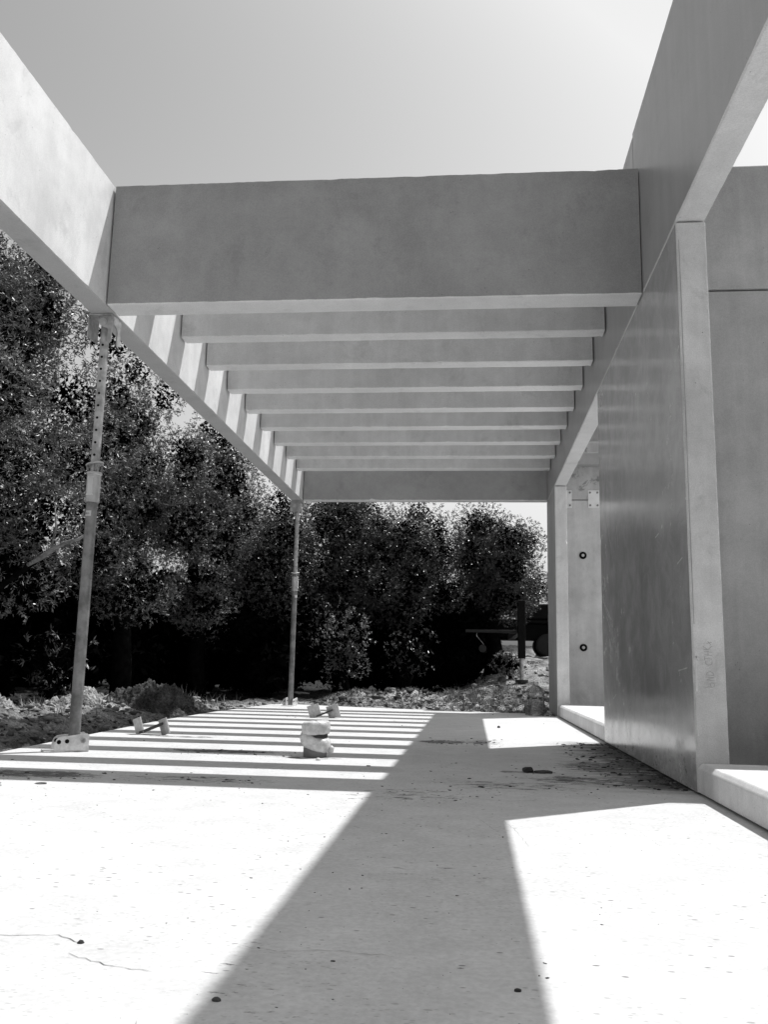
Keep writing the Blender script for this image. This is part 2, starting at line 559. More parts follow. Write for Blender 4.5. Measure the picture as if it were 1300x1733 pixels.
def np_mesh(name, verts, faces, mats, parent=None, midx=None, smooth=False, shade=None):
    """verts (N,3), faces (F,k) with k constant."""
    me = bpy.data.meshes.new(name)
    k = faces.shape[1]
    me.vertices.add(len(verts))
    me.vertices.foreach_set('co', verts.astype(np.float32).ravel())
    me.loops.add(faces.size)
    me.loops.foreach_set('vertex_index', faces.astype(np.int32).ravel())
    me.polygons.add(len(faces))
    me.polygons.foreach_set('loop_start', np.arange(0, faces.size, k, dtype=np.int32))
    if midx is not None: me.polygons.foreach_set('material_index', midx.astype(np.int32))
    if smooth: me.polygons.foreach_set('use_smooth', np.ones(len(faces), dtype=bool))
    me.update(calc_edges=True)
    me.validate()
    if shade is not None:
        at = me.attributes.new('shade', 'FLOAT', 'POINT')
        at.data.foreach_set('value', shade.astype(np.float32))
    return link_mesh(name, me, mats, parent)

# ------------------------------------------------------------------ value noise for terrain
_perm = np.random.default_rng(5).random((256, 256))
def vnoise(x, y):
    xi, yi = np.floor(x).astype(int), np.floor(y).astype(int)
    fx, fy = x - xi, y - yi
    fx, fy = fx * fx * (3 - 2 * fx), fy * fy * (3 - 2 * fy)
    g = lambda a, b: _perm[a & 255, b & 255]
    return (g(xi, yi) * (1 - fx) + g(xi + 1, yi) * fx) * (1 - fy) + (g(xi, yi + 1) * (1 - fx) + g(xi + 1, yi + 1) * fx) * fy
def fbm(x, y, o=5):
    s, a = 0, 0.5
    for i in range(o):
        s = s + a * (vnoise(x + i * 17.3, y - i * 9.1) - 0.5)
        x, y, a = x * 2.03, y * 2.03, a * 0.55
    return s
def sstep(v, a, b):
    t = np.clip((v - a) / (b - a), 0, 1)
    return t * t * (3 - 2 * t)

# slab outline (left edge slightly crooked as poured)
SLAB = [(-2.62, -5.0), (-2.84, 4.6), (-2.90, 5.6), (-3.05, 8.9), (-3.02, 10.6), (-2.86, 12.75), (-2.66, 13.05), (-1.18, 12.45), (0.70, 11.95), (1.02, 11.93), (1.06, 12.9), (6.5, 12.9), (6.5, -5.0)]
def in_slab(x, y):
    ins = np.zeros(x.shape, bool)
    n = len(SLAB)
    j = n - 1
    for i in range(n):
        xi, yi = SLAB[i]; xj, yj = SLAB[j]
        c = ((yi > y) != (yj > y)) & (x < (xj - xi) * (y - yi) / (yj - yi + 1e-12) + xi)
        ins ^= c
        j = i
    return ins
def slab_dist(x, y):
    d = np.full(x.shape, 1e9)
    n = len(SLAB)
    for i in range(n):
        ax, ay = SLAB[i]; bx, by = SLAB[(i + 1) % n]
        t = np.clip(((x - ax) * (bx - ax) + (y - ay) * (by - ay)) / ((bx - ax) ** 2 + (by - ay) ** 2), 0, 1)
        d = np.minimum(d, np.hypot(x - ax - t * (bx - ax), y - ay - t * (by - ay)))
    return d

def terrain_h(x, y):
    x = np.asarray(x, float); y = np.asarray(y, float)
    d = slab_dist(x, y)
    left = sstep(-x, 2.6, 3.2) * sstep(y, 13.6, 12.4)
    h = -0.06 + 0.10 * fbm(x * 0.5, y * 0.5) + 0.13 * fbm(x * 2.3, y * 2.3, 5) + 0.12 * fbm(x * 5.5, y * 5.5, 3)
    # excavated trench along the left edge of the slab, rough bank beyond it
    tr = np.exp(-((d - 0.28) / 0.30) ** 2) * left * sstep(y, 11.8, 9.0)
    h = h - 0.30 * tr
    h = h + left * 0.14 * np.exp(-((d - 1.25) / 0.55) ** 2) * (0.7 + 1.6 * fbm(x * 1.7 + 4, y * 1.7))
    # rubble ridge behind the far edge
    back = sstep(y, 12.6, 13.5)
    ridge = back * np.exp(-((y - 14.3) / 0.75) ** 2) * sstep(x, -2.6, -1.6)
    h = h + ridge * (0.26 + 0.35 * fbm(x * 2.1 + 9, y * 2.1))
    # ground climbing towards the back right
    h = h + sstep(y, 14.8, 24.0) * sstep(x, -1.5, 1.0) * 0.95 + sstep(y, 24, 60) * 1.2
    dd = d
    inside = in_slab(x, y)
    h = np.where(inside, -0.5, np.minimum(h, np.where(dd < 0.10, -0.03 - 0.1 * left, 9)))
    return h
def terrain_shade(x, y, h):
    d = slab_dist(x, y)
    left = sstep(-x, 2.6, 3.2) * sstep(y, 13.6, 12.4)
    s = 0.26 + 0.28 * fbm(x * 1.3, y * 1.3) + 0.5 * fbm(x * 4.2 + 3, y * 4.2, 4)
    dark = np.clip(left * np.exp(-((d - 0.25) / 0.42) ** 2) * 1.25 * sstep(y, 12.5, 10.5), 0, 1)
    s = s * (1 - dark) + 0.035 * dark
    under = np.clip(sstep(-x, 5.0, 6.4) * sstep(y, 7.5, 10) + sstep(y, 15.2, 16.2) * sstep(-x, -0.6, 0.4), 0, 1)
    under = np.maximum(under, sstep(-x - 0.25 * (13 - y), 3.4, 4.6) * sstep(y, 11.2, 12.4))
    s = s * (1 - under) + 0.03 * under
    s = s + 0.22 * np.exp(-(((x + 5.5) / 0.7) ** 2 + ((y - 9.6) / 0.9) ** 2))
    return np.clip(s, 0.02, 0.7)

def build_terrain():
    def grid(xs, ys):
        X, Y = np.meshgrid(xs, ys)
        return X.ravel(), Y.ravel(), len(xs), len(ys)
    xs = np.concatenate([np.array([-400, -150, -60, -30, -20, -14]), np.arange(-11, 4.2, 0.065), np.array([5, 6.4, 9, 15, 30, 70, 200, 400])])
    ys = np.concatenate([np.array([-300, -80, -30, -12, -5, 0, 2.5]), np.arange(4, 19.0, 0.065), np.arange(19.2, 30, 0.3), np.array([33, 38, 45, 60, 90, 160, 300, 600])])
    x, y, nx, ny = grid(xs, ys)
    h = terrain_h(x, y)
    i = np.arange((nx - 1) * (ny - 1))
    r, c = i // (nx - 1), i % (nx - 1)
    a = r * nx + c
    F = np.stack([a, a + 1, a + nx + 1, a + nx], 1)
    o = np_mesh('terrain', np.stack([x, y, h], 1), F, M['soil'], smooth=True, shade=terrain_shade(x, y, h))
    tag(o, kind='structure')
build_terrain()

# ------------------------------------------------------------------ slab with hairline cracks
def ribbon(bm, pts, w, z, mi, jitter=0.006):
    pts = [Vector((p[0], p[1], 0)) for p in pts]
    fine = []
    for i in range(len(pts) - 1):
        n = max(2, int((pts[i + 1] - pts[i]).length / 0.018))
        for j in range(n):
            p = pts[i].lerp(pts[i + 1], j / n)
            fine.append(p + Vector((random.uniform(-jitter, jitter) * 0.6, random.uniform(-jitter, jitter), 0)))
    fine.append(pts[-1])
    L, Rr = [], []
    for i, p in enumerate(fine):
        d = (fine[min(i + 1, len(fine) - 1)] - fine[max(i - 1, 0)]).normalized()
        s = Vector((-d.y, d.x, 0))
        ww = w * random.uniform(0.35, 1.2) * (1 if 0 < i < len(fine) - 1 else 0.2)
        L.append(bm.verts.new((p.x + s.x * ww, p.y + s.y * ww, z)))
        Rr.append(bm.verts.new((p.x - s.x * ww, p.y - s.y * ww, z)))
    for i in range(len(fine) - 1):
        bm.faces.new((L[i], Rr[i], Rr[i + 1], L[i + 1])).material_index = mi

bm = bmesh.new()
prism(bm, SLAB, 'z', -0.28, 0.0, 0)
for pts, w in [([(-1.25, 1.90), (-0.974, 1.892), (-0.86, 1.909), (-0.79, 1.865)], 0.0011), ([(-0.785, 1.80), (-0.737, 1.775), (-0.67, 1.737), (-0.589, 1.724)], 0.0014),
               ([(-0.475, 1.904), (-0.383, 1.873), (-0.305, 1.905), (-0.16, 1.885)], 0.0007), ([(-0.53, 1.50), (-0.515, 1.44), (-0.44, 1.40)], 0.0010),
               ([(0.12, 3.55), (0.16, 3.35), (0.19, 3.05)], 0.0006), ([(0.60, 3.45), (0.62, 3.2), (0.66, 3.0)], 0.0004), ([(0.02, 3.6), (0.1, 3.3)], 0.0006),
               ([(-0.05, 4.15), (0.15, 4.05), (0.3, 4.12)], 0.0012)]:
    ribbon(bm, pts, w, 0.0012, 1)
slab = bm_obj('concrete_floor', bm, [M['floor'], M['crack']])
tag(slab, kind='structure')

# ------------------------------------------------------------------ canopy and walls
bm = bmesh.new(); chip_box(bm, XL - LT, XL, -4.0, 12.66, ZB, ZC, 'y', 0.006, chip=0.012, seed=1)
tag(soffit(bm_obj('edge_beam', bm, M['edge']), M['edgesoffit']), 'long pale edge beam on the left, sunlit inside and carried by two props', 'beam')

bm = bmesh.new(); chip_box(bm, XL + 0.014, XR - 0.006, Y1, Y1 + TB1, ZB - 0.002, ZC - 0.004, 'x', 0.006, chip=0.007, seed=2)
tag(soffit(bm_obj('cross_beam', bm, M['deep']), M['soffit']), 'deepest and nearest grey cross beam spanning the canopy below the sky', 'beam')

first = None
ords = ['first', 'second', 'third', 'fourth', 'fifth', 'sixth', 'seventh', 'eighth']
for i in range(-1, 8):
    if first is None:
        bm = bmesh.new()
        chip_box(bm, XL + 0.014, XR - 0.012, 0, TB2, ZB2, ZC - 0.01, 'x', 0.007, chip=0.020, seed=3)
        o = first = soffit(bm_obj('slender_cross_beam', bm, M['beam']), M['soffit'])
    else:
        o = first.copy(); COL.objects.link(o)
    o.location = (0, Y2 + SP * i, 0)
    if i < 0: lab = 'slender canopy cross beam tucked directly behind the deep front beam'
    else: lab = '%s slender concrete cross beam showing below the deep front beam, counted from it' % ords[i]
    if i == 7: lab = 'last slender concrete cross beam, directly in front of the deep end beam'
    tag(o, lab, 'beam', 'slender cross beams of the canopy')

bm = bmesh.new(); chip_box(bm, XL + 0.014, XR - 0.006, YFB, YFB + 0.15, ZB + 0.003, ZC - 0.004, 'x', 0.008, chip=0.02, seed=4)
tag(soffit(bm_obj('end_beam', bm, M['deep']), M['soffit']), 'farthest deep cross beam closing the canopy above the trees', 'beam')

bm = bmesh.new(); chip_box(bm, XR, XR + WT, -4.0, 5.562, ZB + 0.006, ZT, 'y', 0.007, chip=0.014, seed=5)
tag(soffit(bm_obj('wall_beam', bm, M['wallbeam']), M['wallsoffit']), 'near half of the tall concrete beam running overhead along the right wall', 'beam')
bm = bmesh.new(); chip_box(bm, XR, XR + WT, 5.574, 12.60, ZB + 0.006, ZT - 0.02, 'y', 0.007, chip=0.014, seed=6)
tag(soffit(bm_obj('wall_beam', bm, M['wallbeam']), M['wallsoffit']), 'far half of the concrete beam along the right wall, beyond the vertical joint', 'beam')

# handwriting on the end of the near panel, pencilled bottom to top
def stroke_mesh(strokes, width, to3d, nrm):
    bm = bmesh.new()
    for st in strokes:
        P = [Vector(to3d(*p)) for p in st]
        fine = []
        for i in range(len(P) - 1):
            for j in range(4): fine.append(P[i].lerp(P[i + 1], j / 4))
        fine.append(P[-1])
        L, Rr = [], []
        for i, p in enumerate(fine):
            d = (fine[min(i + 1, len(fine) - 1)] - fine[max(i - 1, 0)]).normalized()
            s = d.cross(Vector(nrm)).normalized()
            w = width * random.uniform(0.5, 1.1)
            L.append(bm.verts.new(p + s * w)); Rr.append(bm.verts.new(p - s * w))
        for i in range(len(fine) - 1): bm.faces.new((L[i], Rr[i], Rr[i + 1], L[i + 1]))
    return bm

def wall_panel(y0, y1, label, writing=False, mats=('panel', 'endface')):
    t = empty('concrete_wall', (XR + WT / 2, (y0 + y1) / 2, 0), label, 'wall panel')
    def child(name, bm, mats):
        o = bm_obj(name, bm, mats, t)
        for v in o.data.vertices: v.co -= t.location
        return o
    bm = bmesh.new()
    chip_box(bm, XR, XR + WT, y0, y1, 0.012, ZB - 0.006, 'z', 0.007, step=0.022, chip=0.020, seed=int(y0 * 10))
    bmesh.ops.recalc_face_normals(bm, faces=bm.faces)
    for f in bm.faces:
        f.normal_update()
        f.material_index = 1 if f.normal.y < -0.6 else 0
    if writing:
        # text runs upwards: u along +z, height towards -x
        def to3d(u, w): return (XR + 0.098 - w * 0.050, y0 - 0.0015, 0.495 + u)
        st = [[(0.0, 0.95), (0.006, 0.6), (0.004, 0.2), (0.012, 0.0), (0.022, 0.05), (0.026, 0.3), (0.016, 0.42), (0.006, 0.3)],
              [(0.036, 0.0), (0.038, 0.75)], [(0.038, 0.75), (0.050, 0.05)], [(0.050, 0.05), (0.052, 0.8)],
              [(0.060, 0.05), (0.062, 0.75), (0.074, 0.65), (0.078, 0.35), (0.072, 0.1), (0.060, 0.05)],
              [(0.128, 0.75), (0.116, 0.8), (0.108, 0.5), (0.112, 0.2), (0.124, 0.15)],
              [(0.132, 0.85), (0.150, 0.85)], [(0.141, 0.85), (0.138, 0.15)],
              [(0.154, 0.15), (0.158, 0.85)], [(0.170, 0.1), (0.174, 0.85)], [(0.156, 0.5), (0.172, 0.5)],
              [(0.180, 0.15), (0.184, 0.9)], [(0.198, 0.95), (0.182, 0.5), (0.200, 0.1)],
              [(0.206, 0.2), (0.222, 0.5)], [(0.212, 0.6), (0.218, 0.1)]]
        merge(bm, stroke_mesh(st, 0.0010, to3d, (0, 1, 0)), 2)
        ch = lambda u, w: (u, y0 - 0.0014, w)
        merge(bm, stroke_mesh([[(XR + 0.013, 0.66), (XR + 0.018, 0.62), (XR + 0.014, 0.57), (XR + 0.016, 0.53), (XR + 0.014, 0.48)], [(XR + 0.016, 0.645), (XR + 0.030, 0.628)],
                               [(XR + 0.013, 0.30), (XR + 0.013, 0.27)]], 0.0045, ch, (0, 1, 0)), 3)
        merge(bm, stroke_mesh([[(XR + 0.012, 2.8), (XR + 0.013, 2.5), (XR + 0.012, 2.2), (XR + 0.013, 1.9), (XR + 0.012, 1.3), (XR + 0.013, 0.8)]], 0.0022, ch, (0, 1, 0)), 2)
        sc = lambda u, w: (XR - 0.0012, u, w)
        merge(bm, stroke_mesh([[(7.40, 1.17), (7.25, 1.06), (7.05, 0.97), (6.92, 0.86), (6.84, 0.74)], [(7.35, 1.13), (7.10, 1.02), (6.98, 0.96)], [(7.2, 0.99), (7.0, 0.88), (6.93, 0.80)],
                               [(6.80, 0.88), (6.76, 0.80), (6.80, 0.72)], [(7.02, 1.70), (6.95, 1.58), (6.86, 1.48)], [(6.6, 1.62), (6.55, 1.45)], [(4.72, 1.12), (4.60, 1.14)],
                               [(4.78, 0.575), (4.58, 0.59)], [(5.24, 1.334), (5.14, 1.345)], [(6.95, 0.36), (6.80, 0.40)], [(6.3, 0.30), (6.22, 0.34)]], 0.0045, sc, (1, 0, 0)), 4)
    child('panel', bm, [M[mats[0]], M[mats[1]], M['pencil'], M['whitestone'], M['scrape']])
    return t
wall_panel(YP, YP2, 'large near wall panel with shiny shaded face and pencil writing on its end', True)
wall_panel(YQ, YE, 'narrow far wall panel at the end of the right wall beside the water bottle', mats=('inner', 'innerpale'))

# rooms behind the right wall
def partition(y, xw, near):
    bm = bmesh.new(); box(bm, XR + WT + 0.004, xw, y, y + 0.15, 0.008, ZB - 0.006, bev=0.008)
    tag(bm_obj('partition_wall', bm, M['inner'] if near else M['innerpale']), 'shaded lower partition wall right of the near panel' if near else 'pale partition wall seen through the far opening, with two round washers', 'wall')
    bm = bmesh.new(); box(bm, XR + WT + 0.004, xw, y, y + 0.15, ZB + 0.006, ZC - 0.024, bev=0.010)
    tag(bm_obj('partition_beam', bm, M['inner'] if near else M['blotched']), 'stained concrete beam on top of the near partition wall at the right edge' if near else 'blotched concrete beam above the two steel plates in the far opening', 'beam')
partition(5.361, 6.4, True)
partition(12.36, 6.4, False)

bm = bmesh.new(); box(bm, XR + WT + 0.004, 6.4, 13.6, 13.75, -0.25, 5.0, bev=0.008)
tag(bm_obj('back_wall', bm, M['inner']), 'taller grey wall glimpsed above the ledge at the top of the far opening', 'wall')
# corbel band across the far partition beam
bm = bmesh.new(); box(bm, XR + WT + 0.01, 6.3, 12.21, 12.357, 3.37, 3.54, bev=0.008)
tag(bm_obj('wall_ledge', bm, M['inner']), 'horizontal concrete ledge across the wall at the top of the far opening', 'ledge')

def step(y0, y1, label, joint=None):
    t = empty('concrete_step', (XR, (y0 + y1) / 2, 0), label, 'step')
    spans = [(y0, y1)] if joint is None else [(y0, joint - 0.004), (joint + 0.004, y1)]
    for a, b in spans:
        bm = bmesh.new()
        c = 0.022
        prism(bm, [(XR + 0.002, 0.012), (XR + 0.002, ZS - c), (XR + c, ZS), (6.4, ZS), (6.4, 0.012)], 'y', a, b)
        bmesh.ops.bevel(bm, geom=list(bm.edges), offset=0.006, segments=2, affect='EDGES', profile=0.5)
        o = bm_obj('kerb_block', bm, M['step'], t)
        for v in o.data.vertices: v.co -= t.location
    return t
step(-4.0, YP - 0.004, 'low sunlit concrete step at the right edge in the foreground')
step(YP2 + 0.004, 11.30, 'low sunlit concrete step in the far opening with a joint across it', 9.43)

def steel_plate(xc, zc, w, h, label):
    y = 12.36
    t = empty('steel_plate', (xc, y - 0.002, zc), label, 'steel plate', 'steel fixing plates across the far wall joint')
    bm = bmesh.new(); box(bm, -w / 2, w / 2, -0.012, -0.001, -h / 2, h / 2, bev=0.002)
    bm_obj('plate', bm, M['platepaint'], t)
    for sx in (-1, 1):
        for sz in (-1, 1):
            bm = bmesh.new()
            cyl(bm, (sx * w * 0.32, -0.012, sz * h * 0.36), (sx * w * 0.32, -0.026, sz * h * 0.36), 0.014, n=6, smooth=False)
            bm_obj('bolt', bm, M['tube'], t)
steel_plate(1.312, 2.91, 0.155, 0.25, 'steel fixing plate half hidden by the far wall panel edge')
steel_plate(1.688, 2.91, 0.155, 0.25, 'whole steel fixing plate with four bolts beside the near panel edge')

def washer(x, z, label):
    t = empty('tie_washer', (x, 12.358, z), label, 'washer', 'round tie washers on the far partition wall')
    bm = bmesh.new()
    prof = [(0.022, -0.002), (0.022, 0.010), (0.030, 0.016), (0.046, 0.016), (0.050, 0.008), (0.050, -0.002)]
    lathe(bm, prof, n=32)
    for v in bm.verts: v.co = Vector((v.co.x, -v.co.z, v.co.y))
    bm_obj('ring', bm, M['hole'], t, smooth=True)
    bm = bmesh.new(); cyl(bm, (0, 0.0, 0), (0, -0.019, 0), 0.020, n=20)
    bm_obj('sleeve', bm, M['paint'], t)
washer(1.528, 2.123, 'upper black round washer with white centre on the far partition wall')
washer(1.513, 0.870, 'lower black round washer with white centre on the far partition wall')

# ------------------------------------------------------------------ props
def text_mesh(body, size):
    cu = bpy.data.curves.new('sticker_text', 'FONT')
    cu.body = body; cu.size = size; cu.align_x = 'CENTER'; cu.align_y = 'CENTER'
    tmp = bpy.data.objects.new('sticker_text', cu)
    COL.objects.link(tmp)
    dg = bpy.context.evaluated_depsgraph_get()
    me = bpy.data.meshes.new_from_object(tmp.evaluated_get(dg))
    bpy.data.objects.remove(tmp)
    return me

def prop(x, y, label, rz, hz=1.62, top=ZB, lettered=True, footz=0.0, foot_turn=0.0):
    t = empty('support_prop', (x, y, footz), label, 'prop', 'telescopic steel props under the edge beam', rz)
    top = top - footz
    # foot: floor plate and two upright flanges with holes
    bm = bmesh.new()
    box(bm, -0.185, 0.085, -0.075, 0.075, 0.002, 0.010, bev=0.002)
    bm_obj('base_plate', bm, M['foot'], t)
    for s in (-1, 1):
        bm = bmesh.new()
        yy = s * 0.070
        poly = [(-0.125, 0.010), (-0.125, 0.040), (-0.115, 0.075), (-0.095, 0.092), (-0.060, 0.096), (0.070, 0.112), (0.083, 0.100), (0.083, 0.010)]
        prism(bm, poly, 'y', yy - 0.004, yy + 0.004)
        o = bm_obj('foot_flange', bm, M['foot'], t)
        for hx, hz_ in ((-0.098, 0.062), (-0.050, 0.066)):
            bm = bmesh.new()
            cyl(bm, (hx, yy - 0.0055, hz_), (hx, yy + 0.0055, hz_), 0.013, n=18)
            bm_obj('flange_hole', bm, M['hole'], o)
    bm = bmesh.new()
    cyl(bm, (0.045, -0.088, 0.070), (0.045, 0.088, 0.070), 0.012, n=14)
    cyl(bm, (0.045, -0.088, 0.070), (0.045, -0.080, 0.070), 0.019, n=6, smooth=False)
    bm_obj('foot_bolt', bm, M['galv'], t)
    for ch in t.children: ch.rotation_euler = (0, 0, foot_turn)
    # outer tube
    bm = bmesh.new(); cyl(bm, (0, 0, 0.011), (0, 0, hz), 0.0365, n=28)
    bm_obj('outer_tube', bm, M['tube'], t, smooth=True)
    # collar sleeve, ring nut, handle
    bm = bmesh.new()
    lathe(bm, [(0.0365, hz - 0.02), (0.045, hz - 0.02), (0.046, hz - 0.005), (0.046, hz + 0.165), (0.0515, hz + 0.170), (0.0515, hz + 0.182), (0.045, hz + 0.186), (0.032, hz + 0.186)], n=30)
    col = bm_obj('collar', bm, M['bright'], t, smooth=True)
    bm = bmesh.new()
    box(bm, -0.020, 0.014, -0.0485, -0.042, hz + 0.03, hz + 0.14, bev=0.002)
    box(bm, -0.026, 0.020, -0.052, -0.044, hz + 0.020, hz + 0.032, bev=0.002)
    box(bm, -0.020, 0.020, -0.052, -0.044, hz + 0.138, hz + 0.150, bev=0.002)
    bm_obj('collar_clip', bm, M['paint'], col)
    bm = bmesh.new()
    tilt = Matrix.Rotation(math.radians(-13), 4, 'Y')
    lathe(bm, [(0.033, 0.0), (0.056, 0.0), (0.060, 0.004), (0.060, 0.010), (0.050, 0.012), (0.033, 0.012)], n=34)
    for v in bm.verts: v.co = tilt @ v.co + Vector((0, 0, hz + 0.235))
    bm_obj('ring_nut', bm, M['bright'], t, smooth=True)
    for a in range(4):
        an = a * math.pi / 2 + 0.5
        bm = bmesh.new()
        cyl(bm, (0.040 * math.cos(an), 0.040 * math.sin(an), hz + 0.180), (0.046 * math.cos(an), 0.046 * math.sin(an), hz + 0.232), 0.010, n=10)
        bm_obj('ring_lug', bm, M['tube'], t)
    # inner tube with row of holes (front and back)
    bm = bmesh.new(); cyl(bm, (0, 0, hz + 0.05), (0, 0, top - 0.045), 0.0295, n=26)
    inner = bm_obj('inner_tube', bm, M['galv'], t, smooth=True)
    z = hz + 0.30
    while z < top - 0.13:
        bm = bmesh.new()
        cyl(bm, (0.002, -0.0305, z), (0.002, 0.0305, z), 0.0085, n=14)
        bm_obj('pin_hole', bm, M['hole'], inner)
        z += 0.0855
    # head: U bracket with one square and one hooked flange
    bm = bmesh.new(); box(bm, -0.095, 0.075, -0.075, 0.085, top - 0.012, top - 0.003, bev=0.002)
    bm_obj('head_plate', bm, M['galv'], t)
    bm = bmesh.new(); box(bm, -0.095, -0.087, -0.075, 0.085, top - 0.165, top - 0.012, bev=0.002)
    bm_obj('head_flange', bm, M['galv'], t)
    bm = bmesh.new()
    prism(bm, [(-0.075, top - 0.012), (-0.075, top - 0.060), (-0.020, top - 0.070), (0.020, top - 0.085), (0.032, top - 0.110), (0.030, top - 0.190), (0.045, top - 0.200), (0.085, top - 0.185), (0.085, top - 0.012)], 'x', 0.067, 0.075)
    bm_obj('hooked_flange', bm, M['galv'], t)
    bm = bmesh.new()
    prism(bm, [(-0.030, top - 0.045), (-0.028, top - 0.022), (-0.010, top - 0.012), (0.066, top - 0.012), (0.066, top - 0.190), (0.050, top - 0.205), (0.040, top - 0.185), (0.038, top - 0.110), (0.030, top - 0.095), (0.0, top - 0.085), (-0.020, top - 0.072)], 'y', -0.048, -0.040)
    bm_obj('head_lug', bm, M['galv'], t)
    bm = bmesh.new()
    cyl(bm, (0, -0.060, top - 0.050), (0, 0.060, top - 0.050), 0.016, n=18)
    cyl(bm, (0, -0.052, top - 0.050), (0, -0.047, top - 0.050), 0.026, n=22)
    bm_obj('pivot_bolt', bm, M['bright'], t)
    # sticker band
    bm = bmesh.new()
    n = 12
    a0, a1 = math.radians(205), math.radians(292)
    r = 0.0372
    lo, hi = hz - 0.115, hz - 0.078
    vs = [(bm.verts.new((r * math.cos(a0 + (a1 - a0) * i / n), r * math.sin(a0 + (a1 - a0) * i / n), lo)), bm.verts.new((r * math.cos(a0 + (a1 - a0) * i / n), r * math.sin(a0 + (a1 - a0) * i / n), hi))) for i in range(n + 1)]
    for i in range(n): bm.faces.new((vs[i][0], vs[i + 1][0], vs[i + 1][1], vs[i][1]))
    st = bm_obj('sticker', bm, M['paint'], t, smooth=True)
    if lettered:
        me = text_mesh('akzs', 0.020)
        for v in me.vertices:
            a = math.radians(249) + v.co.x / r
            v.co = Vector(((r + 0.0008) * math.cos(a), (r + 0.0008) * math.sin(a), (lo + hi) / 2 + v.co.y))
        link_mesh('sticker_lettering', me, M['ink'], st)
    return t
prop(-2.512, 5.60, 'near telescopic steel prop with a lettered sticker, holding up the front left corner', 0.0, foot_turn=0.56)
prop(-2.512, 12.52, 'far telescopic steel prop holding up the back left corner of the canopy', 1.45, hz=1.62, lettered=False)

# ------------------------------------------------------------------ small things on the slab
def spacer(x, y, rz, label, size=0.125, lean=18, turn=48):
    t = empty('steel_spacer', (x, y, 0), label, 'bracket', 'two-plate brackets lying on the slab', rz)
    s = size
    a = math.radians(lean)
    for sx, nm in ((-1, 'end_plate'), (1, 'end_plate')):
        bm = bmesh.new()
        R_ = Matrix.Translation((sx * 0.105, 0, 0.004)) @ Matrix.Rotation(-a, 4, 'Y') @ Matrix.Rotation(math.radians(turn), 4, 'Z')
        box(bm, -0.006, 0.006, -s / 2, s / 2, 0.0, s, bev=0.002, rot=R_)
        bm_obj(nm, bm, M['spacer'], t)
    bm = bmesh.new()
    p0, p1 = Vector((-0.100, 0.0, 0.014)), Vector((0.075, 0.0, 0.088))
    d = (p1 - p0).normalized(); w = Vector((0, 1, 0)); u = d.cross(w)
    vs = []
    for p in (p0, p1):
        for (q, r) in ((-0.045, -0.009), (0.045, -0.009), (0.045, 0.009), (-0.045, 0.009)):
            vs.append(bm.verts.new(p + w * q + u * r))
    for f in ((0, 1, 2, 3), (7, 6, 5, 4), (0, 4, 5, 1), (1, 5, 6, 2), (2, 6, 7, 3), (3, 7, 4, 0)):
        bm.faces.new([vs[i] for i in f])
    bm_obj('connecting_bar', bm, M['timber'], t)
spacer(-2.50, 7.02, 0.0, 'left bracket of two square plates joined by a dark bar, near the left slab edge')
spacer(-1.58, 9.85, 0.08, 'right bracket of two square plates, behind the wrapped pipe stub', size=0.14, turn=72)

def wrapped_pipe(x, y):
    t = empty('pipe_stub', (x, y, 0), 'short pipe stub sticking out of the slab, wrapped in crumpled pale film', 'pipe')
    bm = bmesh.new(); cyl(bm, (0, 0, 0.0), (0, 0, 0.10), 0.074, n=30)
    bm_obj('pipe', bm, M['pipestub'], t, smooth=True)
    def wob(seed, amp, slant=0.0):
        def f(r, z, a):
            p = Vector((math.cos(a) * 1.6 + seed, math.sin(a) * 1.6, z * 22))
            k_ = mnoise.noise(p) * 0.07 + (0.3 - abs(mnoise.noise(p * 2.3 + Vector((0, 0, a))))) * amp
            return r * (1 + k_), z + slant * math.cos(a + 0.3) * min(1.0, r / 0.07) + mnoise.noise(p * 1.9) * 0.006
        return f
    bm = bmesh.new()
    lathe(bm, [(0.0755, 0.050), (0.084, 0.058), (0.090, 0.072), (0.094, 0.090), (0.094, 0.108), (0.090, 0.122), (0.083, 0.132), (0.06, 0.137)], n=46, wob=wob(1.0, 0.16, -0.022))
    bm_obj('wrapping', bm, M['wrap'], t)
    bm = bmesh.new()
    lathe(bm, [(0.012, 0.0), (0.020, 0.012), (0.022, 0.03), (0.010, 0.045)], n=14, wob=wob(2.2, 0.5))
    for v in bm.verts: v.co = Vector((v.co.x + 0.098, v.co.y * 0.5 - 0.01, v.co.z + 0.025))
    bm_obj('loose_end', bm, M['wrap'], t)
    bm = bmesh.new(); cyl(bm, (0, 0, 0.120), (0, 0, 0.145), 0.076, n=30)
    bm_obj('cord', bm, M['ink'], t, smooth=True)  # black band in the gap between wrapping and cap
    bm = bmesh.new()
    lathe(bm, [(0.070, 0.133), (0.083, 0.137), (0.087, 0.150), (0.088, 0.174), (0.087, 0.192), (0.084, 0.207), (0.072, 0.216), (0.04, 0.219), (0.01, 0.219)], n=40, wob=wob(9.0, 0.13, 0.006))
    bm_obj('wrapped_cap', bm, M['wrap'], t)
wrapped_pipe(-0.975, 5.70)

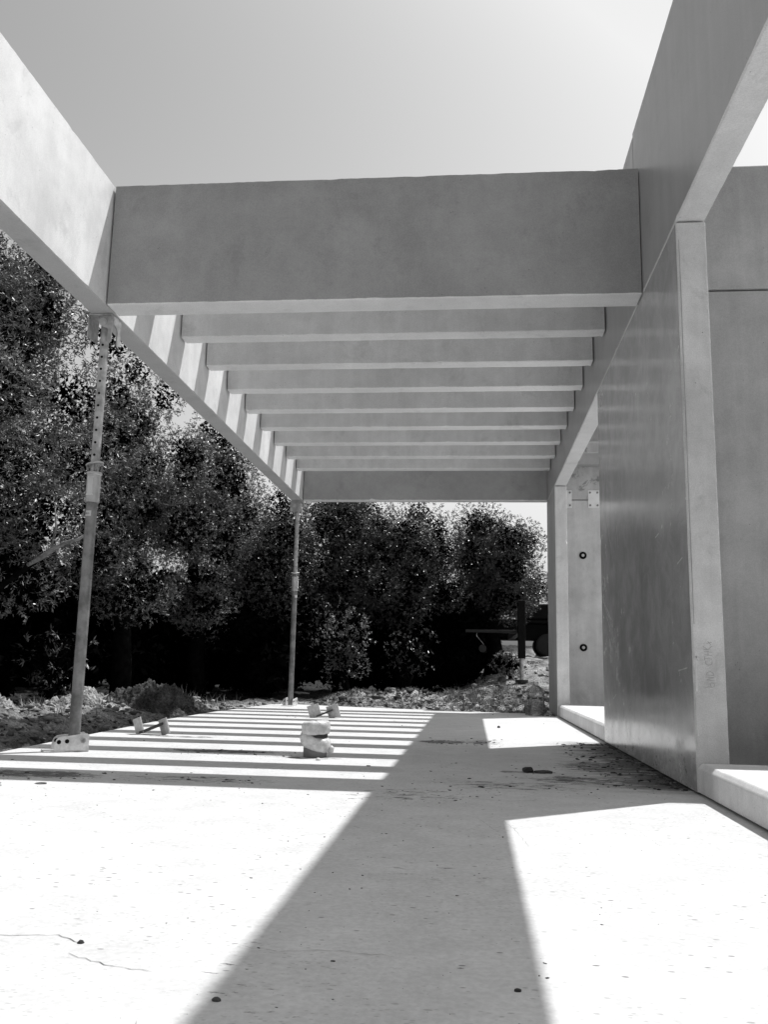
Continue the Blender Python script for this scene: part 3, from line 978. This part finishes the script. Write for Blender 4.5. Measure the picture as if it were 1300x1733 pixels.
def jug(x, y):
    t = empty('water_bottle', (x, y, 0), 'large clear plastic water bottle standing at the foot of the far wall panel', 'bottle', rz=0.4)
    def sq(r, z, a):
        k_ = 1 + 0.07 * math.cos(4 * a)
        return r * k_, z
    bm = bmesh.new()
    lathe(bm, [(0.085, 0.002), (0.098, 0.012), (0.100, 0.05), (0.096, 0.058), (0.102, 0.066), (0.102, 0.13), (0.106, 0.14), (0.106, 0.262), (0.114, 0.276), (0.114, 0.288), (0.100, 0.312), (0.070, 0.345), (0.042, 0.365), (0.026, 0.372), (0.026, 0.392)], n=40, wob=sq)
    bm_obj('bottle_body', bm, M['plastic'], t, smooth=True)
    bm = bmesh.new(); cyl(bm, (0, 0, 0.394), (0, 0, 0.416), 0.029, n=24)
    bm_obj('cap', bm, M['plastic'], t, smooth=True)
    bm = bmesh.new()
    for i, (a0, a1, z0, z1) in enumerate([(215, 252, 0.205, 0.222), (262, 285, 0.200, 0.228), (180, 200, 0.20, 0.226)]):
        n = 6
        vs = []
        for j in range(n + 1):
            a = math.radians(a0 + (a1 - a0) * j / n)
            rr = 0.108 * (1 + 0.07 * math.cos(4 * a))
            vs.append((bm.verts.new((rr * math.cos(a), rr * math.sin(a), z0)), bm.verts.new((rr * math.cos(a), rr * math.sin(a), z1))))
        for j in range(n): bm.faces.new((vs[j][0], vs[j + 1][0], vs[j + 1][1], vs[j][1]))
    bm_obj('label_print', bm, M['ink'], t)
jug(0.81, 11.52)
t = empty('plastic_cup', (0.715, 11.60, 0), 'small clear plastic cup to the left of the large water bottle', 'cup')
bm = bmesh.new()
lathe(bm, [(0.030, 0.001), (0.033, 0.006), (0.040, 0.09), (0.046, 0.125), (0.048, 0.128), (0.045, 0.127), (0.038, 0.09), (0.030, 0.008)], n=26)
bm_obj('cup_body', bm, M['plastic'], t, smooth=True)

def lump(bm, c, r, flat=0.6, seed=0, mi=0, sub=2):
    b2 = bmesh.new()
    bmesh.ops.create_icosphere(b2, subdivisions=sub, radius=1.0)
    sx, sy = random.uniform(0.75, 1.3), random.uniform(0.75, 1.3)
    for v in b2.verts:
        p = v.co.copy()
        d = 1 + 0.35 * mnoise.noise(p * 1.3 + Vector((seed * 3.1, seed, 0))) + 0.18 * mnoise.noise(p * 3.2 + Vector((0, seed, 7)))
        v.co = Vector((c[0] + p.x * d * r * sx, c[1] + p.y * d * r * sy, c[2] + max(p.z * d * r * flat, -r * flat * 0.45)))
    merge(bm, b2, mi)

def rock(name, x, y, r, mat, label, cat, flat=0.6, z=None, stretch=None):
    bm = bmesh.new()
    lump(bm, (0, 0, r * flat * 0.45), r, flat, seed=x * 7 + y)
    o = bm_obj(name, bm, mat, smooth=False, loc=(x, y, 0.0 if z is None else z))
    if stretch: o.scale = stretch
    return tag(o, label, cat)
rock('mud_clod', 0.318, 5.21, 0.035, M['darkstone'], 'round dark mud clod at the left end of the smear on the shaded floor', 'clod', 0.6)
rock('mud_clod', 0.405, 5.19, 0.030, M['darkstone'], 'flat smeared dark mud clod beside the round one on the shaded floor', 'clod', 0.35, stretch=(1.8, 1, 1))
rock('pebble', -0.431, 1.602, 0.0065, M['darkstone'], 'dark pebble at the bottom of the shaded strip, left side', 'pebble', 0.7)
rock('pebble', -0.789, 1.866, 0.0065, M['darkstone'], 'dark pebble lying on the crack in the sunlit floor', 'pebble', 0.7)
rock('pebble', 0.085, 1.728, 0.0055, M['darkstone'], 'dark pebble at the bottom of the shaded strip, right side', 'pebble', 0.7)
rock('pebble', 0.27, 8.95, 0.020, M['darkstone'], 'dark lump on the shaded floor left of the far sunlit patch', 'pebble', 0.7)
rock('pebble', -0.92, 5.50, 0.017, M['whitestone'], 'pale chip at the foot of the wrapped pipe stub', 'pebble', 0.6)
rock('pebble', -1.98, 4.10, 0.014, M['stone'], 'grey flat pebble on the sunlit floor at left', 'pebble', 0.4, stretch=(1.6, 1, 1))

# loose crumbs of soil and grit: uncountable
def ico_np(sub=1):
    b = bmesh.new(); bmesh.ops.create_icosphere(b, subdivisions=sub, radius=1.0)
    b.verts.index_update()
    V = np.array([v.co[:] for v in b.verts]); F = np.array([[v.index for v in f.verts] for f in b.faces]); b.free()
    return V, F
def scatter(name, pts, rad, mat, label, cat, flat=0.6, sub=1, sink=0.25, seed=1):
    rng = np.random.default_rng(seed)
    V, F = ico_np(sub)
    n, m = len(pts), len(V)
    d = 1 + 0.36 * rng.standard_normal((n, m, 1)).clip(-1.6, 1.6)
    sc = rng.uniform(0.6, 1.4, (n, 1, 3)); sc[:, :, 2] *= flat
    P = V[None] * d * sc * rad[:, None, None]
    an = rng.uniform(0, 6.283, n); ca, sa = np.cos(an)[:, None], np.sin(an)[:, None]
    X = P[:, :, 0] * ca - P[:, :, 1] * sa; Y = P[:, :, 0] * sa + P[:, :, 1] * ca
    P = np.stack([X, Y, P[:, :, 2]], 2) + pts[:, None, :] + np.array([0, 0, 1]) * (rad * flat * (1 - sink))[:, None, None] * 0.6
    FF = (F[None] + (np.arange(n) * m)[:, None, None]).reshape(-1, 3)
    o = np_mesh(name, P.reshape(-1, 3), FF, mat)
    return tag(o, label, cat, kind='stuff')

r = np.random.default_rng(3)
pts, rad = [], []
def crumbs(n, x0, x1, y0, y1, r0, r1, bias=None):
    for _ in range(n):
        x, y = r.uniform(x0, x1), r.uniform(y0, y1)
        if bias == 'wall': x = x1 - (x1 - x0) * r.random() ** 2.2
        pts.append((x, y, 0.0)); rad.append(r0 + (r1 - r0) * r.random() ** 4)
crumbs(700, 0.62, 1.05, 4.6, 7.4, 0.002, 0.016, 'wall')
crumbs(90, 0.85, 1.05, 11.4, 11.9, 0.004, 0.018, 'wall')
crumbs(90, -0.55, 0.1, 3.85, 4.5, 0.001, 0.007)
crumbs(120, -0.3, 0.9, 4.3, 5.6, 0.002, 0.010)
crumbs(90, -0.35, 0.25, 6.8, 7.5, 0.003, 0.014)
crumbs(150, -0.6, 0.15, 1.5, 3.9, 0.001, 0.004)
crumbs(90, -2.5, -1.0, 4.3, 4.6, 0.002, 0.012)
crumbs(60, -2.0, -1.0, 5.6, 6.0, 0.003, 0.012)
crumbs(110, -2.8, 1.0, 4.2, 12.0, 0.002, 0.012)
scatter('soil_crumbs', np.array(pts), np.array(rad), M['darkstone'], 'scattered dark soil crumbs on the concrete floor', 'soil crumbs', 0.32)
pts, rad = [], []
crumbs(200, -1.5, 1.0, 1.5, 4.3, 0.0006, 0.003)
crumbs(40, -2.6, -0.6, 3.4, 4.25, 0.002, 0.009)
scatter('grit', np.array(pts), np.array(rad), M['gritstone'], 'fine grey grit sprinkled over the sunlit concrete floor', 'grit', 0.5, seed=4)

# ------------------------------------------------------------------ building-site ground
pts, rad = [], []
def rubble(n, x0, x1, y0, y1, r0, r1):
    x = r.uniform(x0, x1, n); y = r.uniform(y0, y1, n)
    k = ~in_slab(x, y) & (slab_dist(x, y) > 0.12)
    x, y = x[k], y[k]
    z = terrain_h(x, y)
    for a, b, c in zip(x, y, z):
        pts.append((a, b, c)); rad.append(r0 + (r1 - r0) * r.random() ** 8)
rubble(5200, -6.5, -3.6, 6.5, 12.6, 0.003, 0.045)
rubble(5600, -2.4, 1.3, 12.9, 15.2, 0.003, 0.042)
rubble(900, -0.5, 3.0, 15, 22, 0.01, 0.08)
rubble(400, -3.9, -2.8, 11.5, 14, 0.008, 0.05)
scatter('rubble', np.array(pts), np.array(rad), M['stone'], 'pale broken rubble strewn on the soil around the slab', 'rubble', 0.65, sub=1, seed=6)
pts, rad = [], []
rubble(3600, -5.5, -2.95, 5.0, 11.5, 0.005, 0.035)
rubble(1500, -2.4, 1.2, 13.0, 15.0, 0.008, 0.06)
scatter('dark_clods', np.array(pts), np.array(rad), M['darkstone'], 'dark damp clods of earth along the slab edge', 'earth clods', 0.7, seed=8)

def mound(name, x, y, rx, ry, h, val, label, seed):
    n = 140
    g = np.linspace(-1, 1, n)
    U, W = np.meshgrid(g, g)
    rr = np.sqrt(U ** 2 + W ** 2)
    prof = np.clip(1 - rr ** 1.6, 0, 1)
    hz = h * prof * (1 + 0.9 * fbm(U * 2.2 + seed, W * 2.2, 4)) + 0.46 * h * prof ** 0.3 * fbm(U * 10 + seed, W * 10, 5) * 2.2
    X = x + U * rx; Y = y + W * ry
    base = terrain_h(X.ravel(), Y.ravel()).reshape(X.shape)
    Z = np.where(rr < 1, np.maximum(base, -0.3) + hz - 0.02, base - 0.08)
    i = np.arange((n - 1) * (n - 1)); rw, c = i // (n - 1), i % (n - 1); a = rw * n + c
    F = np.stack([a, a + 1, a + n + 1, a + n], 1)
    sh = np.clip(val * (1 + 1.4 * fbm(U.ravel() * 6 + seed, W.ravel() * 6)), 0.02, 0.7)
    o = np_mesh(name, np.stack([X.ravel(), Y.ravel(), Z.ravel()], 1), F, M['soil'], smooth=False, shade=sh)
    return tag(o, label, 'soil heap')
mound('soil_heap', -3.90, 11.0, 0.70, 0.7, 0.31, 0.075, 'dark crumbly earth heap beside the left slab edge', 2.0)
mound('soil_heap', -5.90, 9.6, 0.85, 0.9, 0.40, 0.34, 'pale sandy heap at the far left edge', 5.0)
mound('soil_heap', -4.7, 10.9, 0.7, 0.5, 0.17, 0.36, 'low pale rubble heap left of the dark earth heap', 8.0)

bm = bmesh.new()
R_ = Matrix.Translation((-4.95, 8.6, float(terrain_h(-4.95, 8.6)) + 0.06)) @ Matrix.Rotation(math.radians(-6), 4, 'Z') @ Matrix.Rotation(math.radians(4), 4, 'Y')
box(bm, -0.5, 0.28, -0.04, 0.04, -0.035, 0.035, bev=0.004, rot=R_)
tag(bm_obj('timber_offcut', bm, M['timber']), 'dark timber offcut lying on the soil at the far left', 'timber')
rock('stone', 0.66, 17.2, 0.10, M['whitestone'], 'pale stone lying below the dark trees left of the jack leg', 'stone', 0.6, z=float(terrain_h(0.66, 17.2)))

# ------------------------------------------------------------------ vegetation
def unit(v):
    return v / (np.linalg.norm(v, axis=-1, keepdims=True) + 1e-9)

def leaf_quads(p, d, L, W, rng):
    s = unit(np.cross(d, unit(rng.standard_normal(d.shape))))
    L = L[:, None]; W = W[:, None]
    a = p
    b = p + d * L * 0.45 + s * W * 0.5
    c = p + d * L
    e = p + d * L * 0.45 - s * W * 0.5
    V = np.stack([a, b, c, e], 1).reshape(-1, 3)
    F = np.arange(len(p) * 4).reshape(-1, 4)
    return V, F

def make_crown(blobs, nsprig, rng, L=0.085, W=0.022, K=7, inner=230, innerL=0.08, droop=0.0):
    VV, FF, MI = [], [], []
    off = 0
    for (cx, cy, cz, br) in blobs:
        ns = max(6, int(nsprig * (br / 0.5) ** 2))
        u = unit(rng.standard_normal((ns, 3)))
        rad = br * (0.62 + 0.48 * rng.random((ns, 1)) ** 0.7)
        c = np.array([cx, cy, cz]) + u * rad * np.array([1, 1, 0.85])
        ax = unit(u * 0.9 + np.array([0, 0, 0.25 - droop]) + 0.55 * rng.standard_normal((ns, 3)))
        c = np.repeat(c, K, 0); ax2 = np.repeat(ax, K, 0)
        t = np.tile(np.linspace(0, 1, K), ns)[:, None]
        p = c + ax2 * t * L * 0.9
        d = unit(ax2 * 0.5 + 0.8 * unit(rng.standard_normal(p.shape)))
        l = L * rng.uniform(0.65, 1.25, len(p)); w = W * rng.uniform(0.7, 1.3, len(p))
        V, F = leaf_quads(p, d, l, w, rng)
        VV.append(V); FF.append(F + off); MI.append(np.zeros(len(F))); off += len(V)
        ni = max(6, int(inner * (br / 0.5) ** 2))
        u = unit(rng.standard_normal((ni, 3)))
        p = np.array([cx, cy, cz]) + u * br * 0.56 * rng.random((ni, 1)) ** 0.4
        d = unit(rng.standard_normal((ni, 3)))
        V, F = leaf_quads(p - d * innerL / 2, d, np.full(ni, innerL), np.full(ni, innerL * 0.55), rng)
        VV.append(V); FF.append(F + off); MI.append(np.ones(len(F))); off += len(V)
    return np.concatenate(VV), np.concatenate(FF), np.concatenate(MI)

def crown_blobs(rng, c, rad, n, bmin=0.3, bmax=0.6, low=-1.0):
    out = []
    while len(out) < n:
        u = unit(rng.standard_normal(3)) * (0.55 + 0.45 * rng.random()) if rng.random() < 0.75 else unit(rng.standard_normal(3)) * rng.random() * 0.6
        if u[2] < low: continue
        br = rng.uniform(bmin, bmax)
        f = 1 - 0.55 * br / max(rad)
        out.append((c[0] + u[0] * rad[0] * f, c[1] + u[1] * rad[1] * f, c[2] + u[2] * rad[2] * f, br))
    return out

def tree(name, x, y, cz, rad, n, label, seed, cat='tree', mat='leaf', nsprig=100, L=0.085, W=0.022, bmin=0.32, bmax=0.62, base=None, trunks=1, group=None, low=-1.0, bark='bark', limbs=(), extra=(), K=7, tr=0.13):
    rng = np.random.default_rng(seed)
    gz = float(terrain_h(x, y)) if base is None else base
    t = empty(name, (x, y, gz), label, cat, group)
    blobs = crown_blobs(rng, (0, 0, cz - gz), rad, n, bmin, bmax, low) + [(e[0] - x, e[1] - y, e[2] - gz, e[3]) for e in extra]
    V, F, mi = make_crown(blobs, nsprig, rng, L, W, K)
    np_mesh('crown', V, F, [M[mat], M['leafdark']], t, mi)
    bm = bmesh.new()
    for k in range(trunks):
        an = rng.uniform(0, 6.28); lean = 0.25 if trunks > 1 else 0.12
        hh = cz - gz + rad[2] * 0.2
        pts = [Vector((0, 0, -0.1))]
        for i in range(1, 7):
            f = i / 6
            pts.append(Vector((math.cos(an) * lean * f * hh * 0.5 + rng.normal(0, 0.05), math.sin(an) * lean * f * hh * 0.5 + rng.normal(0, 0.05), hh * f)))
        tube(bm, pts, [tr * (1.25 - i / 6) + 0.01 for i in range(7)], n=10)
        for j in range(7):
            s = pts[rng.integers(2, 6)]
            b = blobs[rng.integers(0, len(blobs))]
            e = Vector(b[:3]); mid = s.lerp(e, 0.5) + Vector((rng.normal(0, 0.1), rng.normal(0, 0.1), rng.normal(0, 0.1)))
            tube(bm, [s, mid, e], [tr * 0.4, tr * 0.25, 0.008], n=7)
    for lp, lr in limbs:
        tube(bm, [Vector((p[0] - x, p[1] - y, p[2] - gz)) for p in lp], lr, n=9, mi=1)
    for lp, lr in limbs[:1]:
        tube(bm, [Vector((0, 0, 0.9)), Vector((lp[0][0] - x, lp[0][1] - y, lp[0][2] - gz)).lerp(Vector((0, 0, 1.2)), 0.4), Vector((lp[1][0] - x, lp[1][1] - y, lp[1][2] - gz))], [0.06, 0.04, 0.028], n=9)
    bm_obj('trunk', bm, [M[bark], M['palebark']], t)
    return t

G_L = 'leafy trees beside the site'
tree('broadleaf_tree', -6.15, 10.4, 3.9, (1.8, 1.9, 2.85), 64, 'tall sunlit leafy tree at the far left, behind the near prop', 21, nsprig=215, L=0.066, W=0.015, bmin=0.4, bmax=0.72, group=G_L, low=-0.92,
     limbs=[([(-5.22, 10.0, 1.66), (-5.05, 10.0, 1.76), (-4.95, 9.98, 1.82), (-4.78, 10.0, 1.93), (-4.62, 10.0, 1.97), (-4.45, 10.1, 2.15)], [0.020, 0.034, 0.030, 0.024, 0.020, 0.005]), ([(-4.95, 10.0, 1.82), (-4.88, 9.95, 2.1), (-4.9, 9.9, 2.4)], [0.018, 0.012, 0.004])])
tree('broadleaf_tree', -5.22, 13.1, 3.15, (1.04, 1.5, 2.15), 52, 'leafy tree right of the near prop, under the left edge beam', 22, nsprig=240, L=0.056, W=0.0135, group=G_L, low=-0.9)
tree('broadleaf_tree', -4.68, 15.2, 3.05, (0.95, 1.3, 2.15), 50, 'slim leafy tree between the two sky gaps under the edge beam', 23, nsprig=250, L=0.050, W=0.013, group=G_L, low=-0.95, extra=[(-4.68, 15.2, 4.72, 0.42), (-4.42, 15.1, 4.45, 0.42), (-4.95, 15.2, 4.35, 0.42), (-4.3, 15.3, 4.15, 0.4)])
tree('broadleaf_tree', -3.82, 16.6, 2.55, (1.1, 1.3, 1.75), 50, 'leafy tree directly left of the far prop', 24, mat='leaf2', nsprig=260, L=0.048, W=0.015, group=G_L)
tree('broadleaf_tree', -2.65, 18.2, 2.7, (1.5, 1.4, 1.95), 54, 'dark leafy tree directly right of the far prop', 25, mat='leaf2', nsprig=260, L=0.048, W=0.015, group=G_L, low=-0.8)
tree('broadleaf_tree', -1.48, 19.2, 2.75, (1.32, 1.4, 1.80), 54, 'dark leafy tree in the middle of the gap under the end beam', 26, mat='leaf2', nsprig=260, L=0.048, W=0.015, group=G_L, low=-0.8)
tree('broadleaf_tree', 0.46, 20.2, 2.80, (1.22, 1.3, 1.52), 54, 'round topped tree standing against the sky beside the far wall panel', 27, mat='leaf2', nsprig=260, L=0.048, W=0.015, group=G_L, low=-0.85, tr=0.16)
G_S = 'shrubs under the trees'
tree('shrub', -2.25, 15.9, 1.0, (0.50, 0.45, 0.78), 26, 'pale rounded shrub just right of the far prop', 31, 'shrub', 'leafpale', 150, 0.045, 0.014, 0.16, 0.3, group=G_S, tr=0.03)
tree('shrub', -1.15, 16.6, 0.75, (0.6, 0.4, 0.55), 14, 'thin dim shrub between the pale rounded shrub and the machine', 32, 'shrub', 'leaf2', 60, 0.055, 0.017, 0.16, 0.3, group=G_S, tr=0.03)
tree('shrub', 0.78, 18.9, 0.66, (0.34, 0.3, 0.24), 9, 'low pale shrub at the foot of the jack leg', 33, 'shrub', 'leafpale', 80, 0.07, 0.022, 0.15, 0.26, group=G_S, tr=0.03)
tree('shrub', -5.6, 11.7, 0.55, (0.7, 0.5, 0.5), 10, 'sparse dim shrub low behind the sandy heap', 34, 'shrub', 'leaf', 22, 0.09, 0.022, 0.2, 0.34, group=G_S, tr=0.03)
tree('shrub', 1.95, 26.5, 2.55, (1.2, 0.9, 0.75), 26, 'bushy tree behind the machine at the edge of the far panel', 35, 'shrub', 'leaf', 80, 0.08, 0.022, 0.25, 0.42, group=G_S, tr=0.06)

# dense growth behind the front trees, one mass with deep shade in its colour
def undergrowth():
    rng = np.random.default_rng(77)
    blobs = []
    for i in range(210):
        f = rng.random()
        if f < 0.5:
            x, y = rng.uniform(-10.5, -6.6), rng.uniform(7, 22)
            top = 3.1
        else:
            x, y = rng.uniform(-10, 0.4), rng.uniform(20.8, 23.5)
            top = 3.0
        br = rng.uniform(0.6, 1.0)
        blobs.append((x, y, rng.uniform(0.2, top - br * 0.6), br))
    for i in range(60):
        x, y = rng.uniform(-6.2, -3.2), rng.uniform(14.5, 20)
        if y < 12.4 - (x + 3.4) * 0.8: continue
        blobs.append((x, y, rng.uniform(0.2, 1.6), rng.uniform(0.5, 0.8)))
    for i in range(40):
        blobs.append((rng.uniform(-2.8, 0.2), rng.uniform(19.0, 21.5), rng.uniform(0.3, 1.7), rng.uniform(0.4, 0.7)))
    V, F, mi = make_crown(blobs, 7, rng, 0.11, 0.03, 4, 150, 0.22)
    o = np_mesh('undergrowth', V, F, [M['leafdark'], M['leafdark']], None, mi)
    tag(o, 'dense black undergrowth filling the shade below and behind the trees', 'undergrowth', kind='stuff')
undergrowth()

# dry grass and weeds
def grass():
    rng = np.random.default_rng(9)
    P, D, Ls = [], [], []
    def tufts(n, x0, x1, y0, y1, h):
        x = rng.uniform(x0, x1, n); y = rng.uniform(y0, y1, n)
        k = ~in_slab(x, y) & (slab_dist(x, y) > 0.15); x, y = x[k], y[k]; z = terrain_h(x, y)
        for a, b, c in zip(x, y, z):
            m = 9
            P.append(np.array([a, b, c]) + rng.normal(0, 0.02, (m, 3)) * [1, 1, 0])
            D.append(unit(np.array([0, 0, 1.0]) + 0.55 * rng.standard_normal((m, 3))))
            Ls.append(h * rng.uniform(0.4, 1.2, m))
    tufts(800, -0.4, 1.4, 13.0, 16.0, 0.12)
    tufts(700, -2.4, -0.4, 13.0, 15.2, 0.06)
    tufts(22, -4.6, -3.0, 11.5, 13.2, 0.22)
    tufts(60, -5.6, -3.6, 8.0, 11.5, 0.12)
    p, d, l = np.concatenate(P), np.concatenate(D), np.concatenate(Ls)
    V, F = leaf_quads(p, d, l, np.full(len(p), 0.008), rng)
    tag(np_mesh('grass', V, F, M['grass']), 'dry grass and weeds on the rubble behind the slab', 'grass', kind='stuff')
grass()

# distant palm beyond the machine
t = empty('palm_tree', (5.9, 62.0, 1.5), 'distant palm showing in the sky gap beside the far wall panel', 'palm tree')
bm = bmesh.new(); tube(bm, [(0, 0, -0.3), (0.1, 0, 2.5), (0.0, 0, 5.2)], [0.22, 0.16, 0.14], n=10)
bm_obj('trunk', bm, M['bark'], t)
rng = np.random.default_rng(4)
P, D, Ls = [], [], []
for k in range(26):
    an = rng.uniform(0, 6.28); up = rng.uniform(-0.1, 1.2)
    pos = np.array([0, 0, 5.2]); d = unit(np.array([math.cos(an), math.sin(an), up]))
    side = unit(np.cross(d, [0, 0, 1.0]))
    for i in range(16):
        pos = pos + d * 0.14
        d = unit(d + np.array([0, 0, -0.10]))
        for s in (-1, 1):
            P.append(pos); D.append(unit(side * s + d * 0.6 + [0, 0, -0.35])); Ls.append(0.55 * (1 - 0.5 * i / 16))
V, F = leaf_quads(np.array(P), np.array(D), np.array(Ls), np.full(len(P), 0.06), rng)
np_mesh('crown', V, F, [M['leaf2']], t)

# ------------------------------------------------------------------ dark machine parked under the trees
def machine():
    gz = float(terrain_h(2.6, 25.0))
    t = empty('truck_crane', (2.6, 24.6, gz), 'black truck mounted crane parked in deep shade behind the trees, one jack leg down', 'truck')
    L = t.location
    def ch(name, bm, m, parent=None, smooth=False):
        o = bm_obj(name, bm, m, parent or t, smooth)
        for v in o.data.vertices: v.co -= L
        return o
    bm = bmesh.new()
    box(bm, 0.0, 6.0, 24.0, 24.9, gz + 0.42, gz + 0.85, bev=0.02)
    ch('chassis', bm, M['black'])
    bm = bmesh.new(); box(bm, 0.0, 6.0, 23.7, 25.2, gz + 0.853, gz + 0.95, bev=0.02)
    ch('deck', bm, M['black'])
    bm = bmesh.new(); box(bm, 1.25, 2.4, 23.6, 25.3, gz + 0.96, gz + 1.35, bev=0.04)
    ch('engine_box', bm, M['black'])
    bm = bmesh.new(); box(bm, 3.2, 5.6, 23.6, 25.3, gz + 0.96, gz + 2.3, bev=0.08)
    cab = ch('cab', bm, M['black'])
    bm = bmesh.new(); box(bm, 3.5, 4.6, 23.585, 23.6, gz + 1.6, gz + 2.15, bev=0.004)
    ch('window', bm, M['darkmetal'], cab)
    for wx in (1.98, 2.75, 4.6):
        for wy in (23.75, 25.15):
            bm = bmesh.new()
            lathe(bm, [(0.15, -0.11), (0.26, -0.11), (0.29, -0.08), (0.29, 0.08), (0.26, 0.11), (0.15, 0.11)], n=28)
            for v in bm.verts: v.co = Vector((wx + v.co.x, wy - v.co.z, gz + 0.29 + v.co.y))
            w = ch('wheel', bm, M['tyre'], smooth=True)
            bm = bmesh.new()
            lathe(bm, [(0.05, -0.085), (0.15, -0.08), (0.16, 0.0), (0.15, 0.08), (0.05, 0.085)], n=24)
            for v in bm.verts: v.co = Vector((wx + v.co.x, wy - v.co.z, gz + 0.29 + v.co.y))
            ch('rim', bm, M['darkmetal'], w, True)
    # outrigger: beam towards the camera, sleeve and rod
    jx, jy = 1.02, 18.4
    jz = float(terrain_h(jx, jy))
    bm = bmesh.new()
    box(bm, jx - 0.07, jx + 0.07, jy, 24.0, 1.30, 1.44, bev=0.01)
    ch('outrigger_beam', bm, M['black'])
    bm = bmesh.new(); box(bm, -0.12, jx + 0.05, jy + 0.35, jy + 0.47, 1.30, 1.36, bev=0.008)
    ch('deck_rail', bm, M['darkmetal'])
    bm = bmesh.new()
    box(bm, jx - 0.075, jx + 0.075, jy - 0.075, jy + 0.075, 0.78, 1.95, bev=0.012)
    sl = ch('jack_sleeve', bm, M['black'])
    bm = bmesh.new(); cyl(bm, (jx, jy, jz + 0.02), (jx, jy, 0.80), 0.042, n=18)
    ch('jack_rod', bm, M['galv'], smooth=True)
    bm = bmesh.new(); cyl(bm, (jx, jy, jz - 0.03), (jx, jy, jz + 0.03), 0.13, n=22)
    ch('jack_foot', bm, M['darkmetal'], smooth=True)
    # sheave hanging from the rail
    hx, hy = 0.235, jy + 0.30
    bm = bmesh.new()
    tube(bm, [(hx - 0.12, hy + 0.08, 1.30), (hx - 0.12, hy, 1.22), (hx - 0.02, hy, 1.11), (hx + 0.03, hy, 1.05)], [0.012, 0.012, 0.009, 0.009], n=8)
    hk = ch('hanging_cable', bm, M['tube'])
    bm = bmesh.new()
    lathe(bm, [(0.062, -0.012), (0.078, -0.016), (0.080, 0.0), (0.078, 0.016), (0.062, 0.012)], n=30)
    for s in range(3):
        a = s * math.pi / 3 + 0.5
        cyl(bm, (0.065 * math.cos(a), 0.065 * math.sin(a), 0), (-0.065 * math.cos(a), -0.065 * math.sin(a), 0), 0.006, n=8)
    for v in bm.verts: v.co = Vector((hx + v.co.x, hy + v.co.z, 0.97 + v.co.y))
    ch('sheave', bm, M['darkmetal'], hk)
machine()

# ------------------------------------------------------------------ sky and sun
w = bpy.data.worlds.new('World'); scene.world = w; w.use_nodes = True
nt = w.node_tree
bg = nt.nodes['Background']
sky = nt.nodes.new('ShaderNodeTexSky')
sky.sky_type = 'NISHITA'
sky.sun_disc = False
sky.sun_elevation = SUN_EL
sky.sun_rotation = math.pi / 2 - SUN_AZ
sky.air_density = 1.0
sky.dust_density = 5.5
sky.ozone_density = 1.0
bw = nt.nodes.new('ShaderNodeRGBToBW')
nt.links.new(sky.outputs[0], bw.inputs[0])
cap = nt.nodes.new('ShaderNodeMath')
cap.operation = 'MINIMUM'
cap.inputs[1].default_value = 5.8
nt.links.new(bw.outputs[0], cap.inputs[0])
# pale summer haze thickening towards the horizon
gc = nt.nodes.new('ShaderNodeTexCoord')
sx = nt.nodes.new('ShaderNodeSeparateXYZ')
hz = nt.nodes.new('ShaderNodeMapRange')
hz.interpolation_type = 'SMOOTHSTEP'
hz.inputs[1].default_value = 0.10
hz.inputs[2].default_value = 0.66
hz.inputs[3].default_value = 1.55
hz.inputs[4].default_value = 1.0
mu = nt.nodes.new('ShaderNodeMath')
mu.operation = 'MULTIPLY'
nt.links.new(gc.outputs['Generated'], sx.inputs[0])
nt.links.new(sx.outputs[2], hz.inputs[0])
nt.links.new(cap.outputs[0], mu.inputs[0])
nt.links.new(hz.outputs[0], mu.inputs[1])
nt.links.new(mu.outputs[0], bg.inputs[0])
bg.inputs[1].default_value = 0.15

sd = bpy.data.lights.new('sun', 'SUN')
sd.energy = 5.0
sd.angle = math.radians(0.53)
sd.color = (1.0, 1.0, 1.0)
so = bpy.data.objects.new('sun', sd)
COL.objects.link(so)
dirv = Vector((-math.cos(SUN_AZ) * math.cos(SUN_EL), -math.sin(SUN_AZ) * math.cos(SUN_EL), -math.sin(SUN_EL)))
so.rotation_euler = dirv.to_track_quat('-Z', 'Y').to_euler()
so.location = (4, 4, 12)

# ------------------------------------------------------------------ camera
yaw, pitch, roll, F_PX, H = -0.0996, 0.1717, 0.0201, 1506.27, 0.567
cy, sy, cp, sp_, cr, sr = math.cos(yaw), math.sin(yaw), math.cos(pitch), math.sin(pitch), math.cos(roll), math.sin(roll)
fwd = Vector((sy * cp, cy * cp, sp_)); right = Vector((cy, -sy, 0)); up = right.cross(fwd)
r2 = right * cr + up * sr; u2 = -right * sr + up * cr
cam = bpy.data.cameras.new('camera')
cam.sensor_fit = 'VERTICAL'
cam.sensor_height = 24.0
cam.lens = 24.0 * F_PX / 1733.0
cam.clip_start = 0.05
cam.clip_end = 2000
co = bpy.data.objects.new('camera', cam)
COL.objects.link(co)
mw = Matrix.Identity(4)
for i in range(3):
    mw[i][0] = r2[i]; mw[i][1] = u2[i]; mw[i][2] = -fwd[i]
mw[2][3] = H
co.matrix_world = mw
scene.camera = co
